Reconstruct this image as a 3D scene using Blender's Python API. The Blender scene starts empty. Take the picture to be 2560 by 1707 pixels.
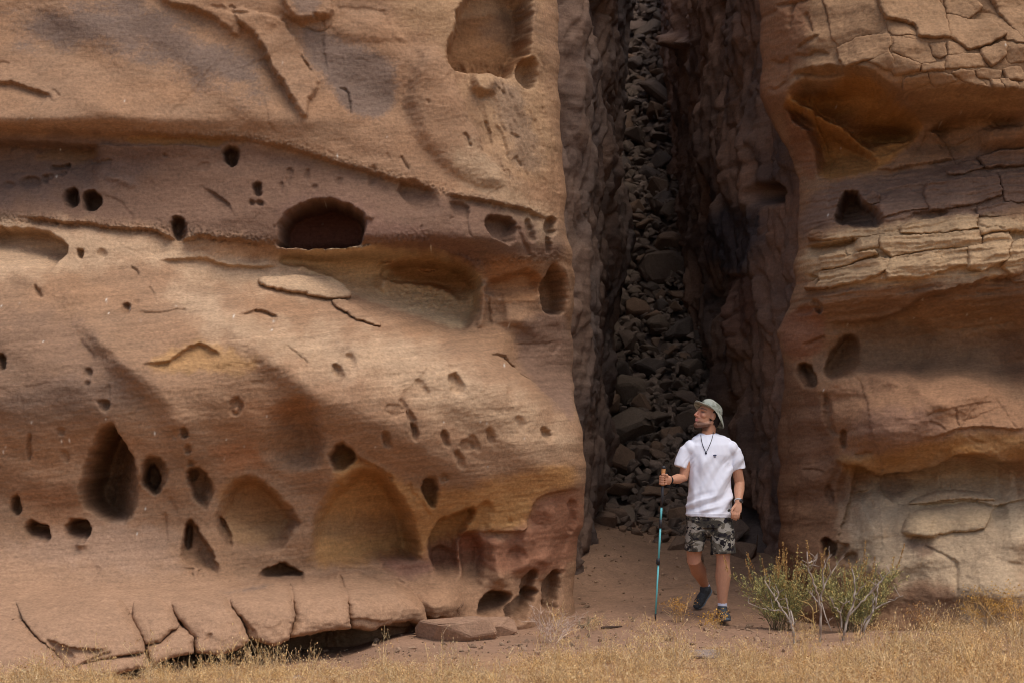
import bpy, bmesh, math, random
import numpy as np
from mathutils import Vector, Matrix

# ------------------------------------------------------------------ camera, sky, sun, exposure
SC = bpy.context.scene
COL = SC.collection
LENS = 70.0
F = 2560.0 * LENS / 36.0          # focal length in image pixels
CZ = 1.5                          # eye height
HV = 1100.0                       # eye level as an image pixel row

cam_data = bpy.data.cameras.new('camera')
cam_data.lens = LENS
cam_data.sensor_width = 36.0
cam_data.shift_y = (HV - 853.5) / 2560.0
cam_data.clip_end = 2000.0
cam_data.dof.use_dof = True
cam_data.dof.focus_distance = 16.3
cam_data.dof.aperture_fstop = 2.8
cam = bpy.data.objects.new('camera', cam_data)
cam.location = (0, 0, CZ)
cam.rotation_euler = (math.radians(90), 0, 0)
COL.objects.link(cam)
SC.camera = cam

SUN_EL, SUN_AZ = 65.0, 42.0       # azimuth: degrees to the right of straight behind the camera
world = bpy.data.worlds.new('World')
SC.world = world
world.use_nodes = True
wn = world.node_tree.nodes
sky = wn.new('ShaderNodeTexSky')
sky.sky_type = 'NISHITA'
sky.sun_disc = False
sky.sun_elevation = math.radians(SUN_EL)
sky.sun_rotation = math.radians(180.0 - SUN_AZ)
sky.air_density = 1.0
sky.dust_density = 3.0
wn['Background'].inputs['Strength'].default_value = 0.15
world.node_tree.links.new(sky.outputs['Color'], wn['Background'].inputs['Color'])

sun_data = bpy.data.lights.new('sun', 'SUN')
sun_data.energy = 1.25
sun_data.angle = math.radians(46)
sun_data.color = (1.0, 0.96, 0.91)
sun = bpy.data.objects.new('sun', sun_data)
_e, _a = math.radians(SUN_EL), math.radians(SUN_AZ)
_to_sun = Vector((math.sin(_a) * math.cos(_e), -math.cos(_a) * math.cos(_e), math.sin(_e)))
sun.rotation_euler = (-_to_sun).to_track_quat('-Z', 'Y').to_euler()
COL.objects.link(sun)

SC.view_settings.view_transform = 'Standard'
SC.view_settings.look = 'None'
SC.view_settings.gamma = 1.0
SC.view_settings.exposure = 0.38
SC.view_settings.use_curve_mapping = False
SC.cycles.max_bounces = 4
SC.cycles.filter_width = 1.0
SC.cycles.use_adaptive_sampling = True
SC.cycles.adaptive_threshold = 0.015

# ------------------------------------------------------------------ small helpers
def S(r, g, b, k=1.0):
    def f(c):
        c /= 255.0
        return c / 12.92 if c <= 0.04045 else ((c + 0.055) / 1.055) ** 2.4
    return np.array([f(r) * k, f(g) * k, f(b) * k])

def world_at(u, v, Y):
    return Vector(((u - 1280.0) / F * Y, Y, CZ + (HV - v) / F * Y))

_ga = np.random.default_rng(3).random(4096) * 2 * np.pi
_GX, _GY = np.cos(_ga), np.sin(_ga)

def pn(x, y, seed=0):
    """gradient noise, about -1..1"""
    x = np.asarray(x, dtype=np.float64); y = np.asarray(y, dtype=np.float64)
    xi = np.floor(x); yi = np.floor(y)
    xf = x - xi; yf = y - yi
    xi = xi.astype(np.int64); yi = yi.astype(np.int64)
    def g(a, b, fx, fy):
        h = (a * 374761393 + b * 668265263 + seed * 974711 + 1013904223) & 0x7fffffff
        h = ((h ^ (h >> 13)) * 1274126177) & 0x7fffffff
        h = (h ^ (h >> 16)) & 4095
        return _GX[h] * fx + _GY[h] * fy
    sx = xf * xf * xf * (xf * (xf * 6 - 15) + 10)
    sy = yf * yf * yf * (yf * (yf * 6 - 15) + 10)
    a = g(xi, yi, xf, yf); b = g(xi + 1, yi, xf - 1, yf)
    c = g(xi, yi + 1, xf, yf - 1); d = g(xi + 1, yi + 1, xf - 1, yf - 1)
    return 1.5 * ((a + sx * (b - a)) * (1 - sy) + (c + sx * (d - c)) * sy)

def fbm(x, y, seed=0, octs=4, gain=0.5):
    t = 0; a = 1.0; n = 0
    for k in range(octs):
        t = t + a * pn(x, y, seed + 17 * k); n += a
        x = x * 2.03 + 3.1; y = y * 2.03 - 1.7; a *= gain
    return t / n

def sm(t):
    t = np.clip(t, 0, 1)
    return t * t * (3 - 2 * t)

def chaikin(p, closed, n=2):
    p = np.array(p, float)
    for _ in range(n):
        if closed:
            q = np.roll(p, -1, 0)
            p = np.stack([0.75 * p + 0.25 * q, 0.25 * p + 0.75 * q], 1).reshape(-1, 2)
        else:
            a, b = p[:-1], p[1:]
            m = np.stack([0.75 * a + 0.25 * b, 0.25 * a + 0.75 * b], 1).reshape(-1, 2)
            p = np.vstack([p[:1], m[1:-1], p[-1:]]) if len(m) > 2 else p
    return p

def ell(cx, cy, rx, ry, ang=0, n=14):
    a = np.linspace(0, 2 * np.pi, n, endpoint=False)
    c, s = math.cos(math.radians(ang)), math.sin(math.radians(ang))
    x, y = rx * np.cos(a), ry * np.sin(a)
    return np.stack([cx + x * c - y * s, cy + x * s + y * c], 1)

def Zm(ox, oy, k):
    return lambda *pts: [(ox + x / k, oy + y / k) for x, y in pts]
Z1 = Zm(0, 0, 2.751)
Z2 = Zm(700, 0, 2.613)
Z3 = Zm(0, 540, 2.751)
Z4 = Zm(640, 560, 2.8)
Z5 = Zm(0, 1020, 2.283)
Z6 = Zm(720, 1060, 2.424)
Z7 = Zm(1860, 0, 2.177)
Z8 = Zm(1860, 700, 1.96)

class Relief:
    """relief and colour of a rock face, drawn in image pixel coordinates (u right, v down)"""
    def __init__(s, u, v, jit=1.0):
        s.shape = u.shape
        u = u.ravel(); v = v.ravel()
        s.u0, s.v0 = u, v
        s.u = u + jit * (8 * fbm(u / 60, v / 60, 101, 3) + 2.2 * pn(u / 13, v / 12, 103) + 1.0 * pn(u / 6, v / 6, 105))
        s.v = v + jit * (6 * fbm(u / 70, v / 45, 102, 3) + 2.0 * pn(u / 12, v / 11, 104) + 1.0 * pn(u / 6, v / 6, 106))
        s.d = np.zeros_like(u)
        s.c = np.zeros((u.size, 3))
    def near(s, p, pad):
        a = p.min(0) - pad; b = p.max(0) + pad
        return np.nonzero((s.u > a[0]) & (s.u < b[0]) & (s.v > a[1]) & (s.v < b[1]))[0]
    def sdf(s, i, p):
        x, y = s.u[i], s.v[i]
        best = np.full(x.size, 1e18); bx = np.zeros_like(x); by = np.zeros_like(x)
        inside = np.zeros(x.size, bool)
        q = np.roll(p, -1, 0)
        for (ax, ay), (cx, cy) in zip(p, q):
            ex, ey = cx - ax, cy - ay
            t = np.clip(((x - ax) * ex + (y - ay) * ey) / (ex * ex + ey * ey + 1e-9), 0, 1)
            dx, dy = x - (ax + t * ex), y - (ay + t * ey)
            dd = dx * dx + dy * dy
            m = dd < best
            best[m] = dd[m]; bx[m] = dx[m]; by[m] = dy[m]
            if abs(cy - ay) > 1e-9:
                cr = ((ay > y) != (cy > y)) & (x < (cx - ax) * (y - ay) / (cy - ay) + ax)
                inside ^= cr
        d = np.sqrt(best) + 1e-9
        sg = np.where(inside, 1.0, -1.0)
        return d * sg, bx / d * sg, by / d * sg
    def line(s, i, p):
        x, y = s.u[i], s.v[i]
        best = np.full(x.size, 1e18); side = np.zeros_like(x); tt = np.zeros_like(x)
        seg = np.hypot(*(p[1:] - p[:-1]).T); L = seg.sum(); acc = 0
        for (ax, ay), (cx, cy), l in zip(p[:-1], p[1:], seg):
            ex, ey = cx - ax, cy - ay
            t = np.clip(((x - ax) * ex + (y - ay) * ey) / (ex * ex + ey * ey + 1e-9), 0, 1)
            dx, dy = x - (ax + t * ex), y - (ay + t * ey)
            dd = dx * dx + dy * dy
            m = dd < best
            best[m] = dd[m]
            side[m] = (ex * (y - ay) - ey * (x - ax))[m]
            tt[m] = ((acc + t * l) / L)[m]
            acc += l
        return np.sqrt(best), np.sign(side), tt
    # --- relief
    def dent(s, p, depth, edge=8, soft=None, way=(0, -1), rim=2.5, k=2.2, ch=2):
        """hollow; its rim is steep (edge) except where the wall's inner side looks along `way` (soft)"""
        p = chaikin(p, True, ch)
        if 0 < depth < 0.17: depth *= 0.6
        pad = rim + 0.5 * edge + 4
        i = s.near(p, pad)
        if i.size == 0: return
        st = 2.0
        lo = p.min(0) - pad - 4; hi = p.max(0) + pad + 4
        gx = np.arange(lo[0], hi[0] + st, st); gy = np.arange(lo[1], hi[1] + st, st)
        GX, GY = np.meshgrid(gx, gy)
        tmp = Relief.__new__(Relief); tmp.u, tmp.v = GX.ravel(), GY.ravel()
        d, _, _ = tmp.sdf(np.arange(GX.size), p)
        inr = d.max()
        if depth > 0: depth = min(depth, 0.0115 * inr + 0.02)
        d = d + 0.22 * min(inr, 40) * fbm(tmp.u / (0.9 * inr + 8), tmp.v / (0.9 * inr + 8), 77, 4, 0.6)
        t = np.clip((d + rim) / (edge + rim), 0, 1)
        f = 1 - (1 - t) ** k
        if soft is not None:
            wl = math.hypot(*way); ax, ay = -way[0] / wl, -way[1] / wl
            q = (p[:, 0] * ax + p[:, 1] * ay).max() - (tmp.u * ax + tmp.v * ay)
            f = f * (1 - (1 - np.clip(q / soft, 0, 1)) ** 1.5)
        f = f.reshape(GX.shape)
        sig = max(1.0, 0.15 * edge)
        n = max(1, int(2.5 * sig / st)); x = np.arange(-n, n + 1) * st
        kk = np.exp(-x * x / (2 * sig * sig)); kk /= kk.sum()
        Q = np.pad(f, n, 'edge')
        Q = sum(kk[j] * Q[j:j + f.shape[0]] for j in range(2 * n + 1))
        f = sum(kk[j] * Q[:, j:j + f.shape[1]] for j in range(2 * n + 1))
        xx = np.clip((s.u[i] - gx[0]) / st, 0, gx.size - 1.001); yy = np.clip((s.v[i] - gy[0]) / st, 0, gy.size - 1.001)
        a0 = xx.astype(int); b0 = yy.astype(int); fx = xx - a0; fy = yy - b0
        s.d[i] -= depth * ((f[b0, a0] * (1 - fx) + f[b0, a0 + 1] * fx) * (1 - fy) + (f[b0 + 1, a0] * (1 - fx) + f[b0 + 1, a0 + 1] * fx) * fy)
    def step(s, p, h, w=4, L=60, taper=0.25, ch=1, lip=0.0):
        """the rock below the line (drawn left to right) is set back by h, coming forward again over L"""
        p = chaikin(p, False, ch)
        L = L * 1.7
        ln = np.hypot(*(p[1:] - p[:-1]).T).sum()
        if taper > 0: taper = max(taper, min(0.5, 0.8 * L / ln))
        if abs(h) < 0.15: h *= 0.62; lip *= 0.6
        i = s.near(p, L * 3.2 + 6)
        if i.size == 0: return
        d, sg, t = s.line(i, p)
        tp = sm(np.minimum(t, 1 - t) / taper) if taper > 0 else 1.0
        f = np.where(sg > 0, sm(d / w) * np.exp(-(d / L) ** 1.15), 0.0)
        s.d[i] -= h * f * tp
        if lip:
            s.d[i] += lip * tp * np.where(sg <= 0, np.exp(-(d / (3.5 * w)) ** 2), 0.0)
    def crack(s, p, h, w=2.5, taper=0.15, ch=1):
        p = chaikin(p, False, ch)
        if w >= 4 and 0 < h < 0.12: h *= 0.6
        i = s.near(p, w * 6 + 3)
        if i.size == 0: return
        d, sg, t = s.line(i, p)
        tp = sm(np.minimum(t, 1 - t) / taper) if taper > 0 else 1.0
        if h > 0 and w < 12:
            # a broken edge: sharp on the upper side, easing back below
            wt = w * (0.25 + 0.75 * tp)
            g = np.where(sg > 0, np.exp(-(d / (2.0 * wt)) ** 1.5), np.exp(-(d / (0.5 * wt)) ** 2))
            s.d[i] -= 0.6 * h * g * tp
        else:
            s.d[i] -= h * np.exp(-(d / w) ** 2) * tp
    def bump(s, cx, cy, rx, ry, h, ang=0, e=2.0):
        c, q = math.cos(math.radians(ang)), math.sin(math.radians(ang))
        R = max(rx, ry) * 2.6
        i = np.nonzero((abs(s.u - cx) < R) & (abs(s.v - cy) < R))[0]
        x, y = s.u[i] - cx, s.v[i] - cy
        a, b = (x * c + y * q) / rx, (-x * q + y * c) / ry
        s.d[i] += h * np.exp(-(a * a + b * b) ** (e / 2))
    # --- colour
    def fill(s, col):
        s.c[:] = col
    def tint(s, m, col, i=None):
        m = np.clip(m, 0, 1)
        if i is None: i = slice(None)
        s.c[i] = s.c[i] * (1 - m)[:, None] + np.asarray(col) * m[:, None]
    def patch(s, p, col, k=1.0, f=20, rough=0.6, seed=5, sc=40, ch=2):
        p = chaikin(p, True, ch)
        i = s.near(p, f * 2.5)
        if i.size == 0: return
        d, _, _ = s.sdf(i, p)
        d = d + rough * f * 1.6 * fbm(s.u[i] / sc, s.v[i] / sc, seed, 4, 0.62)
        s.tint(k * sm(0.5 + d / (2 * f)), col, i)
    def finish(s, sat=0.8, gain=1.0):
        lum = (s.c * np.array([0.3, 0.55, 0.15])).sum(1, keepdims=True)
        s.c = (lum + (s.c - lum) * sat) * gain * np.array([1.01, 0.99, 0.87])
        return s
    def mottle(s, amp, su, sv, seed, octs=4, slope=0.0):
        n = fbm(s.u0 / su, (s.v0 + slope * s.u0) / sv, seed, octs)
        s.c *= (1 + amp * n)[:, None]

class Ctrl:
    """smooth depth map of a face: rows of (v, depth at each column u)"""
    def __init__(s, us, rows, su=45, sv=14, st=5.0):
        s.st = st
        s.u0, s.u1, s.v0, s.v1 = -1500.0, 3900.0, -3600.0, 2000.0
        gu = np.arange(s.u0, s.u1 + st, st); gv = np.arange(s.v0, s.v1 + st, st)
        vs = np.array([r[0] for r in rows], float)
        T = np.array([r[1:] for r in rows], float)
        A = np.array([np.interp(gu, us, r) for r in T])
        G = np.array([np.interp(gv, vs, A[:, k]) for k in range(gu.size)]).T
        def blur(G, sig, ax):
            n = max(1, int(3 * sig / st)); x = np.arange(-n, n + 1) * st
            k = np.exp(-x * x / (2 * sig * sig)); k /= k.sum()
            P = np.pad(G, [(n, n) if a == ax else (0, 0) for a in (0, 1)], mode='edge')
            return sum(k[j] * np.take(P, range(j, j + G.shape[ax]), axis=ax) for j in range(2 * n + 1))
        s.G = blur(blur(G, su, 1), sv, 0)
    def __call__(s, u, v):
        x = np.clip((u - s.u0) / s.st, 0, s.G.shape[1] - 1.001); y = np.clip((v - s.v0) / s.st, 0, s.G.shape[0] - 1.001)
        i = x.astype(int); j = y.astype(int); fx = x - i; fy = y - j
        G = s.G
        return (G[j, i] * (1 - fx) + G[j, i + 1] * fx) * (1 - fy) + (G[j + 1, i] * (1 - fx) + G[j + 1, i + 1] * fx) * fy
    def uv(s, X, Z):
        Y = np.full(X.shape, 16.0)
        for _ in range(10):
            u = 1280 + F * X / Y; v = HV - F * (Z - CZ) / Y
            Y = s(u, v)
        return 1280 + F * X / Y, HV - F * (Z - CZ) / Y, Y

def grid_mesh(name, P, C=None, keep=None, mat=None, parent=None, flip=False, smooth=True):
    """P: (rows, cols, 3) grid of points -> one mesh object"""
    nr, nc = P.shape[:2]
    idx = np.arange(nr * nc).reshape(nr, nc)
    q = np.stack([idx[:-1, :-1], idx[:-1, 1:], idx[1:, 1:], idx[1:, :-1]], -1)
    if keep is not None:
        kf = keep[:-1, :-1] & keep[:-1, 1:] & keep[1:, 1:] & keep[1:, :-1]
        q = q[kf]
    q = q.reshape(-1, 4)
    if flip: q = q[:, ::-1]
    V = P.reshape(-1, 3); Cc = None if C is None else C.reshape(-1, 3)
    if keep is not None:
        used = np.unique(q); rm = np.full(nr * nc, -1); rm[used] = np.arange(used.size)
        q = rm[q]; V = V[used]
        if Cc is not None: Cc = Cc[used]
    return raw_mesh(name, V, q, Cc, mat, parent, smooth)

def raw_mesh(name, V, faces, C=None, mat=None, parent=None, smooth=True):
    me = bpy.data.meshes.new(name)
    V = np.asarray(V, np.float32); q = np.asarray(faces, np.int32)
    n = q.shape[1]
    me.vertices.add(len(V)); me.vertices.foreach_set('co', V.ravel())
    me.loops.add(q.size); me.loops.foreach_set('vertex_index', q.ravel())
    me.polygons.add(len(q))
    me.polygons.foreach_set('loop_start', np.arange(0, q.size, n, dtype=np.int32))
    me.polygons.foreach_set('loop_total', np.full(len(q), n, np.int32))
    me.polygons.foreach_set('use_smooth', np.full(len(q), smooth, bool))
    if C is not None:
        at = me.color_attributes.new('tone', 'FLOAT_COLOR', 'POINT')
        at.data.foreach_set('color', np.hstack([np.clip(C, 0, 1), np.ones((len(C), 1))]).astype(np.float32).ravel())
    me.update(); me.validate()
    o = bpy.data.objects.new(name, me)
    COL.objects.link(o)
    if mat: me.materials.append(mat)
    if parent: o.parent = parent
    return o

def normals(P):
    du = np.gradient(P, axis=1); dv = np.gradient(P, axis=0)
    n = np.cross(du, dv); n /= np.linalg.norm(n, axis=2, keepdims=True) + 1e-12
    return n

def tag(o, label=None, cat=None, group=None, kind=None):
    if label: o['label'] = label
    if cat: o['category'] = cat
    if group: o['group'] = group
    if kind: o['kind'] = kind
    return o

def empty(name, loc=(0, 0, 0)):
    o = bpy.data.objects.new(name, None)
    o.location = loc
    COL.objects.link(o)
    return o

# ------------------------------------------------------------------ materials
def nodes(name):
    m = bpy.data.materials.new(name); m.use_nodes = True
    return m, m.node_tree.nodes, m.node_tree.links, m.node_tree.nodes['Principled BSDF']

def rock_material(name, grain=1.0, bump=0.55, bed=6.0, base=None, spec=0.15, rough=0.92):
    """colour from the tone attribute (or base), sand grain, thin bedding and pitting"""
    m, N, L, B = nodes(name)
    B.inputs['Roughness'].default_value = rough
    B.inputs['Specular IOR Level'].default_value = spec
    tc = N.new('ShaderNodeTexCoord')
    mp = N.new('ShaderNodeMapping'); mp.inputs['Scale'].default_value = (1, 1, bed)
    mp.inputs['Rotation'].default_value = (0, math.radians(3), 0)
    L.new(tc.outputs['Object'], mp.inputs['Vector'])
    bedn = N.new('ShaderNodeTexNoise'); bedn.inputs['Scale'].default_value = 7; bedn.inputs['Detail'].default_value = 4; bedn.inputs['Roughness'].default_value = 0.7
    L.new(mp.outputs['Vector'], bedn.inputs['Vector'])
    gr = N.new('ShaderNodeTexNoise'); gr.inputs['Scale'].default_value = 40; gr.inputs['Detail'].default_value = 4; gr.inputs['Roughness'].default_value = 0.78
    L.new(tc.outputs['Object'], gr.inputs['Vector'])
    r1 = N.new('ShaderNodeMapRange'); r1.inputs['From Min'].default_value = 0.3; r1.inputs['From Max'].default_value = 0.7
    r1.inputs['To Min'].default_value = 1 - 0.12 * grain; r1.inputs['To Max'].default_value = 1 + 0.12 * grain
    L.new(bedn.outputs['Fac'], r1.inputs['Value'])
    r2 = N.new('ShaderNodeMapRange'); r2.inputs['From Min'].default_value = 0.3; r2.inputs['From Max'].default_value = 0.7
    r2.inputs['To Min'].default_value = 1 - 0.24 * grain; r2.inputs['To Max'].default_value = 1 + 0.24 * grain
    L.new(gr.outputs['Fac'], r2.inputs['Value'])
    mu = N.new('ShaderNodeMath'); mu.operation = 'MULTIPLY'
    L.new(r1.outputs['Result'], mu.inputs[0]); L.new(r2.outputs['Result'], mu.inputs[1])
    vm = N.new('ShaderNodeVectorMath'); vm.operation = 'SCALE'
    if base is None:
        at = N.new('ShaderNodeAttribute'); at.attribute_name = 'tone'
        L.new(at.outputs['Color'], vm.inputs[0])
    else:
        vm.inputs[0].default_value = tuple(base)
    L.new(mu.outputs['Value'], vm.inputs['Scale'])
    L.new(vm.outputs['Vector'], B.inputs['Base Color'])
    # relief
    a1 = N.new('ShaderNodeMath'); a1.operation = 'MULTIPLY_ADD'; a1.inputs[1].default_value = 0.6
    L.new(bedn.outputs['Fac'], a1.inputs[0]); L.new(gr.outputs['Fac'], a1.inputs[2])
    bp = N.new('ShaderNodeBump'); bp.inputs['Strength'].default_value = bump; bp.inputs['Distance'].default_value = 0.012
    L.new(a1.outputs['Value'], bp.inputs['Height']); L.new(bp.outputs['Normal'], B.inputs['Normal'])
    return m

def plain(name, col, rough=0.8, spec=0.3, noise=0.0, scale=30.0, bump=0.0, metal=0.0):
    m, N, L, B = nodes(name)
    B.inputs['Roughness'].default_value = rough
    B.inputs['Specular IOR Level'].default_value = spec
    B.inputs['Metallic'].default_value = metal
    tc = N.new('ShaderNodeTexCoord')
    nt = N.new('ShaderNodeTexNoise'); nt.inputs['Scale'].default_value = scale; nt.inputs['Detail'].default_value = 4
    L.new(tc.outputs['Object'], nt.inputs['Vector'])
    r = N.new('ShaderNodeMapRange'); r.inputs['From Min'].default_value = 0.3; r.inputs['From Max'].default_value = 0.7
    r.inputs['To Min'].default_value = 1 - noise; r.inputs['To Max'].default_value = 1 + noise
    L.new(nt.outputs['Fac'], r.inputs['Value'])
    vm = N.new('ShaderNodeVectorMath'); vm.operation = 'SCALE'; vm.inputs[0].default_value = tuple(col)
    L.new(r.outputs['Result'], vm.inputs['Scale']); L.new(vm.outputs['Vector'], B.inputs['Base Color'])
    if bump:
        bp = N.new('ShaderNodeBump'); bp.inputs['Strength'].default_value = bump; bp.inputs['Distance'].default_value = 0.004
        L.new(nt.outputs['Fac'], bp.inputs['Height']); L.new(bp.outputs['Normal'], B.inputs['Normal'])
    return m

def toned(name, rough=0.85, spec=0.2, transl=0.0):
    """colour straight from the tone attribute, with a little noise"""
    m, N, L, B = nodes(name)
    B.inputs['Roughness'].default_value = rough
    B.inputs['Specular IOR Level'].default_value = spec
    at = N.new('ShaderNodeAttribute'); at.attribute_name = 'tone'
    L.new(at.outputs['Color'], B.inputs['Base Color'])
    return m

SANDSTONE = rock_material('sandstone')
# ------------------------------------------------------------------ the big cliff
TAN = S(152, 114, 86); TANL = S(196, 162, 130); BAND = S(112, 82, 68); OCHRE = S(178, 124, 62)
GOLD = S(180, 132, 74); RED = S(146, 90, 64); VARN = S(106, 90, 86); PALE = S(176, 148, 118); BROWN = S(116, 78, 52)
MAUVE = S(140, 109, 86); CREAM = S(214, 180, 138)

LU = [-1400, -400, 0, 300, 600, 900, 1050, 1200, 1320, 1400, 1500]
LROWS = [
    (-3400, 17.6, 17.4, 17.3, 17.4, 17.6, 17.9, 18.0, 18.2, 18.3, 18.5, 18.6),
    (-300, 15.8, 15.7, 15.75, 15.9, 16.05, 16.2, 16.35, 16.5, 16.65, 16.85, 17.0),
    (0,    15.6, 15.5, 15.55, 15.7, 15.9, 16.1, 16.22, 16.4, 16.6, 16.8, 16.9),
    (150,  15.5, 15.4, 15.45, 15.6, 15.8, 16.05, 16.2, 16.4, 16.58, 16.75, 16.9),
    (300,  15.18, 15.12, 15.18, 15.38, 15.66, 15.95, 16.1, 16.3, 16.5, 16.7, 16.85),
    (345,  15.48, 15.48, 15.48, 15.6, 15.76, 15.95, 16.08, 16.27, 16.48, 16.7, 16.85),
    (400,  15.62, 15.62, 15.62, 15.7, 15.84, 15.96, 16.06, 16.22, 16.46, 16.7, 16.85),
    (470,  15.6, 15.6, 15.6, 15.66, 15.8, 15.92, 16.02, 16.16, 16.42, 16.65, 16.8),
    (545,  15.48, 15.48, 15.48, 15.54, 15.7, 15.8, 15.92, 16.06, 16.36, 16.6, 16.8),
    (595,  15.36, 15.36, 15.36, 15.46, 15.7, 15.76, 15.9, 16.02, 16.34, 16.6, 16.8),
    (645,  15.16, 15.16, 15.2, 15.42, 15.82, 16.2, 16.32, 16.32, 16.46, 16.72, 16.85),
    (700,  14.94, 14.94, 14.98, 15.24, 15.72, 16.34, 16.58, 16.6, 16.66, 16.86, 16.95),
    (745,  14.78, 14.78, 14.82, 15.06, 15.5, 16.2, 16.56, 16.66, 16.74, 16.94, 17.0),
    (785,  14.66, 14.66, 14.7, 14.9, 15.2, 15.92, 16.38, 16.66, 16.8, 17.0, 17.05),
    (825,  14.58, 14.58, 14.6, 14.76, 14.94, 15.5, 16.1, 16.52, 16.82, 17.04, 17.1),
    (865,  14.52, 14.52, 14.54, 14.64, 14.8, 15.18, 15.66, 16.22, 16.78, 17.06, 17.1),
    (915,  14.46, 14.46, 14.46, 14.54, 14.7, 15.0, 15.34, 15.76, 16.56, 17.02, 17.1),
    (960,  14.42, 14.42, 14.42, 14.5, 14.66, 14.94, 15.22, 15.52, 16.2, 16.88, 17.0),
    (1005, 14.42, 14.42, 14.42, 14.5, 14.68, 14.92, 15.16, 15.42, 15.86, 16.6, 16.8),
    (1050, 14.46, 14.46, 14.46, 14.54, 14.76, 14.96, 15.16, 15.4, 15.7, 16.22, 16.5),
    (1105, 14.54, 14.54, 14.54, 14.62, 14.9, 15.04, 15.22, 15.44, 15.68, 15.98, 16.3),
    (1170, 14.64, 14.64, 14.66, 14.74, 15.04, 15.18, 15.36, 15.56, 15.76, 16.0, 16.3),
    (1250, 14.72, 14.72, 14.74, 14.84, 15.14, 15.36, 15.56, 15.76, 15.94, 16.16, 16.4),
    (1310, 14.74, 14.74, 14.76, 14.86, 15.18, 15.5, 15.72, 15.92, 16.08, 16.28, 16.45),
    (1370, 14.66, 14.66, 14.68, 14.8, 15.14, 15.56, 15.8, 16.0, 16.14, 16.32, 16.5),
    (1430, 14.46, 14.46, 14.5, 14.66, 15.04, 15.56, 15.82, 16.02, 16.18, 16.34, 16.5),
    (1462, 14.36, 14.36, 14.4, 14.54, 14.82, 15.32, 15.72, 15.98, 16.16, 16.34, 16.5),
    (1490, 14.12, 14.12, 14.14, 14.28, 14.46, 14.94, 15.5, 15.94, 16.14, 16.32, 16.5),
    (1515, 13.84, 13.84, 13.88, 14.04, 14.28, 14.78, 15.36, 15.9, 16.12, 16.3, 16.5),
    (1545, 13.62, 13.62, 13.66, 13.86, 14.18, 14.7, 15.3, 15.88, 16.1, 16.28, 16.5),
    (1600, 13.3, 13.3, 13.34, 13.62, 14.06, 14.62, 15.26, 15.87, 16.1, 16.26, 16.5),
    (1680, 12.84, 12.84, 12.88, 13.36, 13.96, 14.6, 15.25, 15.87, 16.1, 16.26, 16.5),
    (1900, 12.6, 12.6, 12.7, 13.3, 13.9, 14.6, 15.25, 15.87, 16.1, 16.26, 16.5),
]
LC = Ctrl(LU, LROWS, 32, 9)

LEDGE = [
    [(-80, 1530), (44, 1555), (88, 1605), (127, 1636), (149, 1662), (164, 1690), (168, 1730), (-80, 1740)],
    [(30, 1500), (200, 1486), (300, 1500), (324, 1550), (346, 1585), (361, 1616), (357, 1629), (263, 1646), (197, 1664), (166, 1684), (150, 1660), (127, 1632), (90, 1600), (50, 1552)],
    [(172, 1690), (200, 1668), (263, 1650), (357, 1633), (374, 1664), (330, 1676), (260, 1690), (200, 1712)],
    [(330, 1500), (388, 1484), (419, 1515), (441, 1550), (446, 1568), (429, 1575), (394, 1606), (364, 1615), (347, 1585), (327, 1550)],
    [(365, 1620), (395, 1611), (432, 1580), (449, 1571), (466, 1579), (485, 1598), (481, 1630), (430, 1645), (378, 1660)],
    [(393, 1482), (470, 1468), (560, 1496), (582, 1528), (607, 1563), (620, 1602), (583, 1627), (543, 1637), (489, 1630), (488, 1598), (467, 1574), (445, 1550), (423, 1515)],
    [(564, 1494), (604, 1474), (690, 1458), (720, 1470), (738, 1540), (722, 1597), (684, 1616), (627, 1600), (611, 1563), (586, 1528)],
    [(725, 1462), (811, 1450), (844, 1438), (868, 1500), (878, 1570), (800, 1582), (728, 1595), (742, 1540)],
    [(847, 1438), (893, 1434), (934, 1450), (992, 1458), (1033, 1475), (1062, 1512), (1073, 1547), (1068, 1572), (1033, 1552), (992, 1556), (939, 1578), (882, 1570), (871, 1500)],
]

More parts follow.
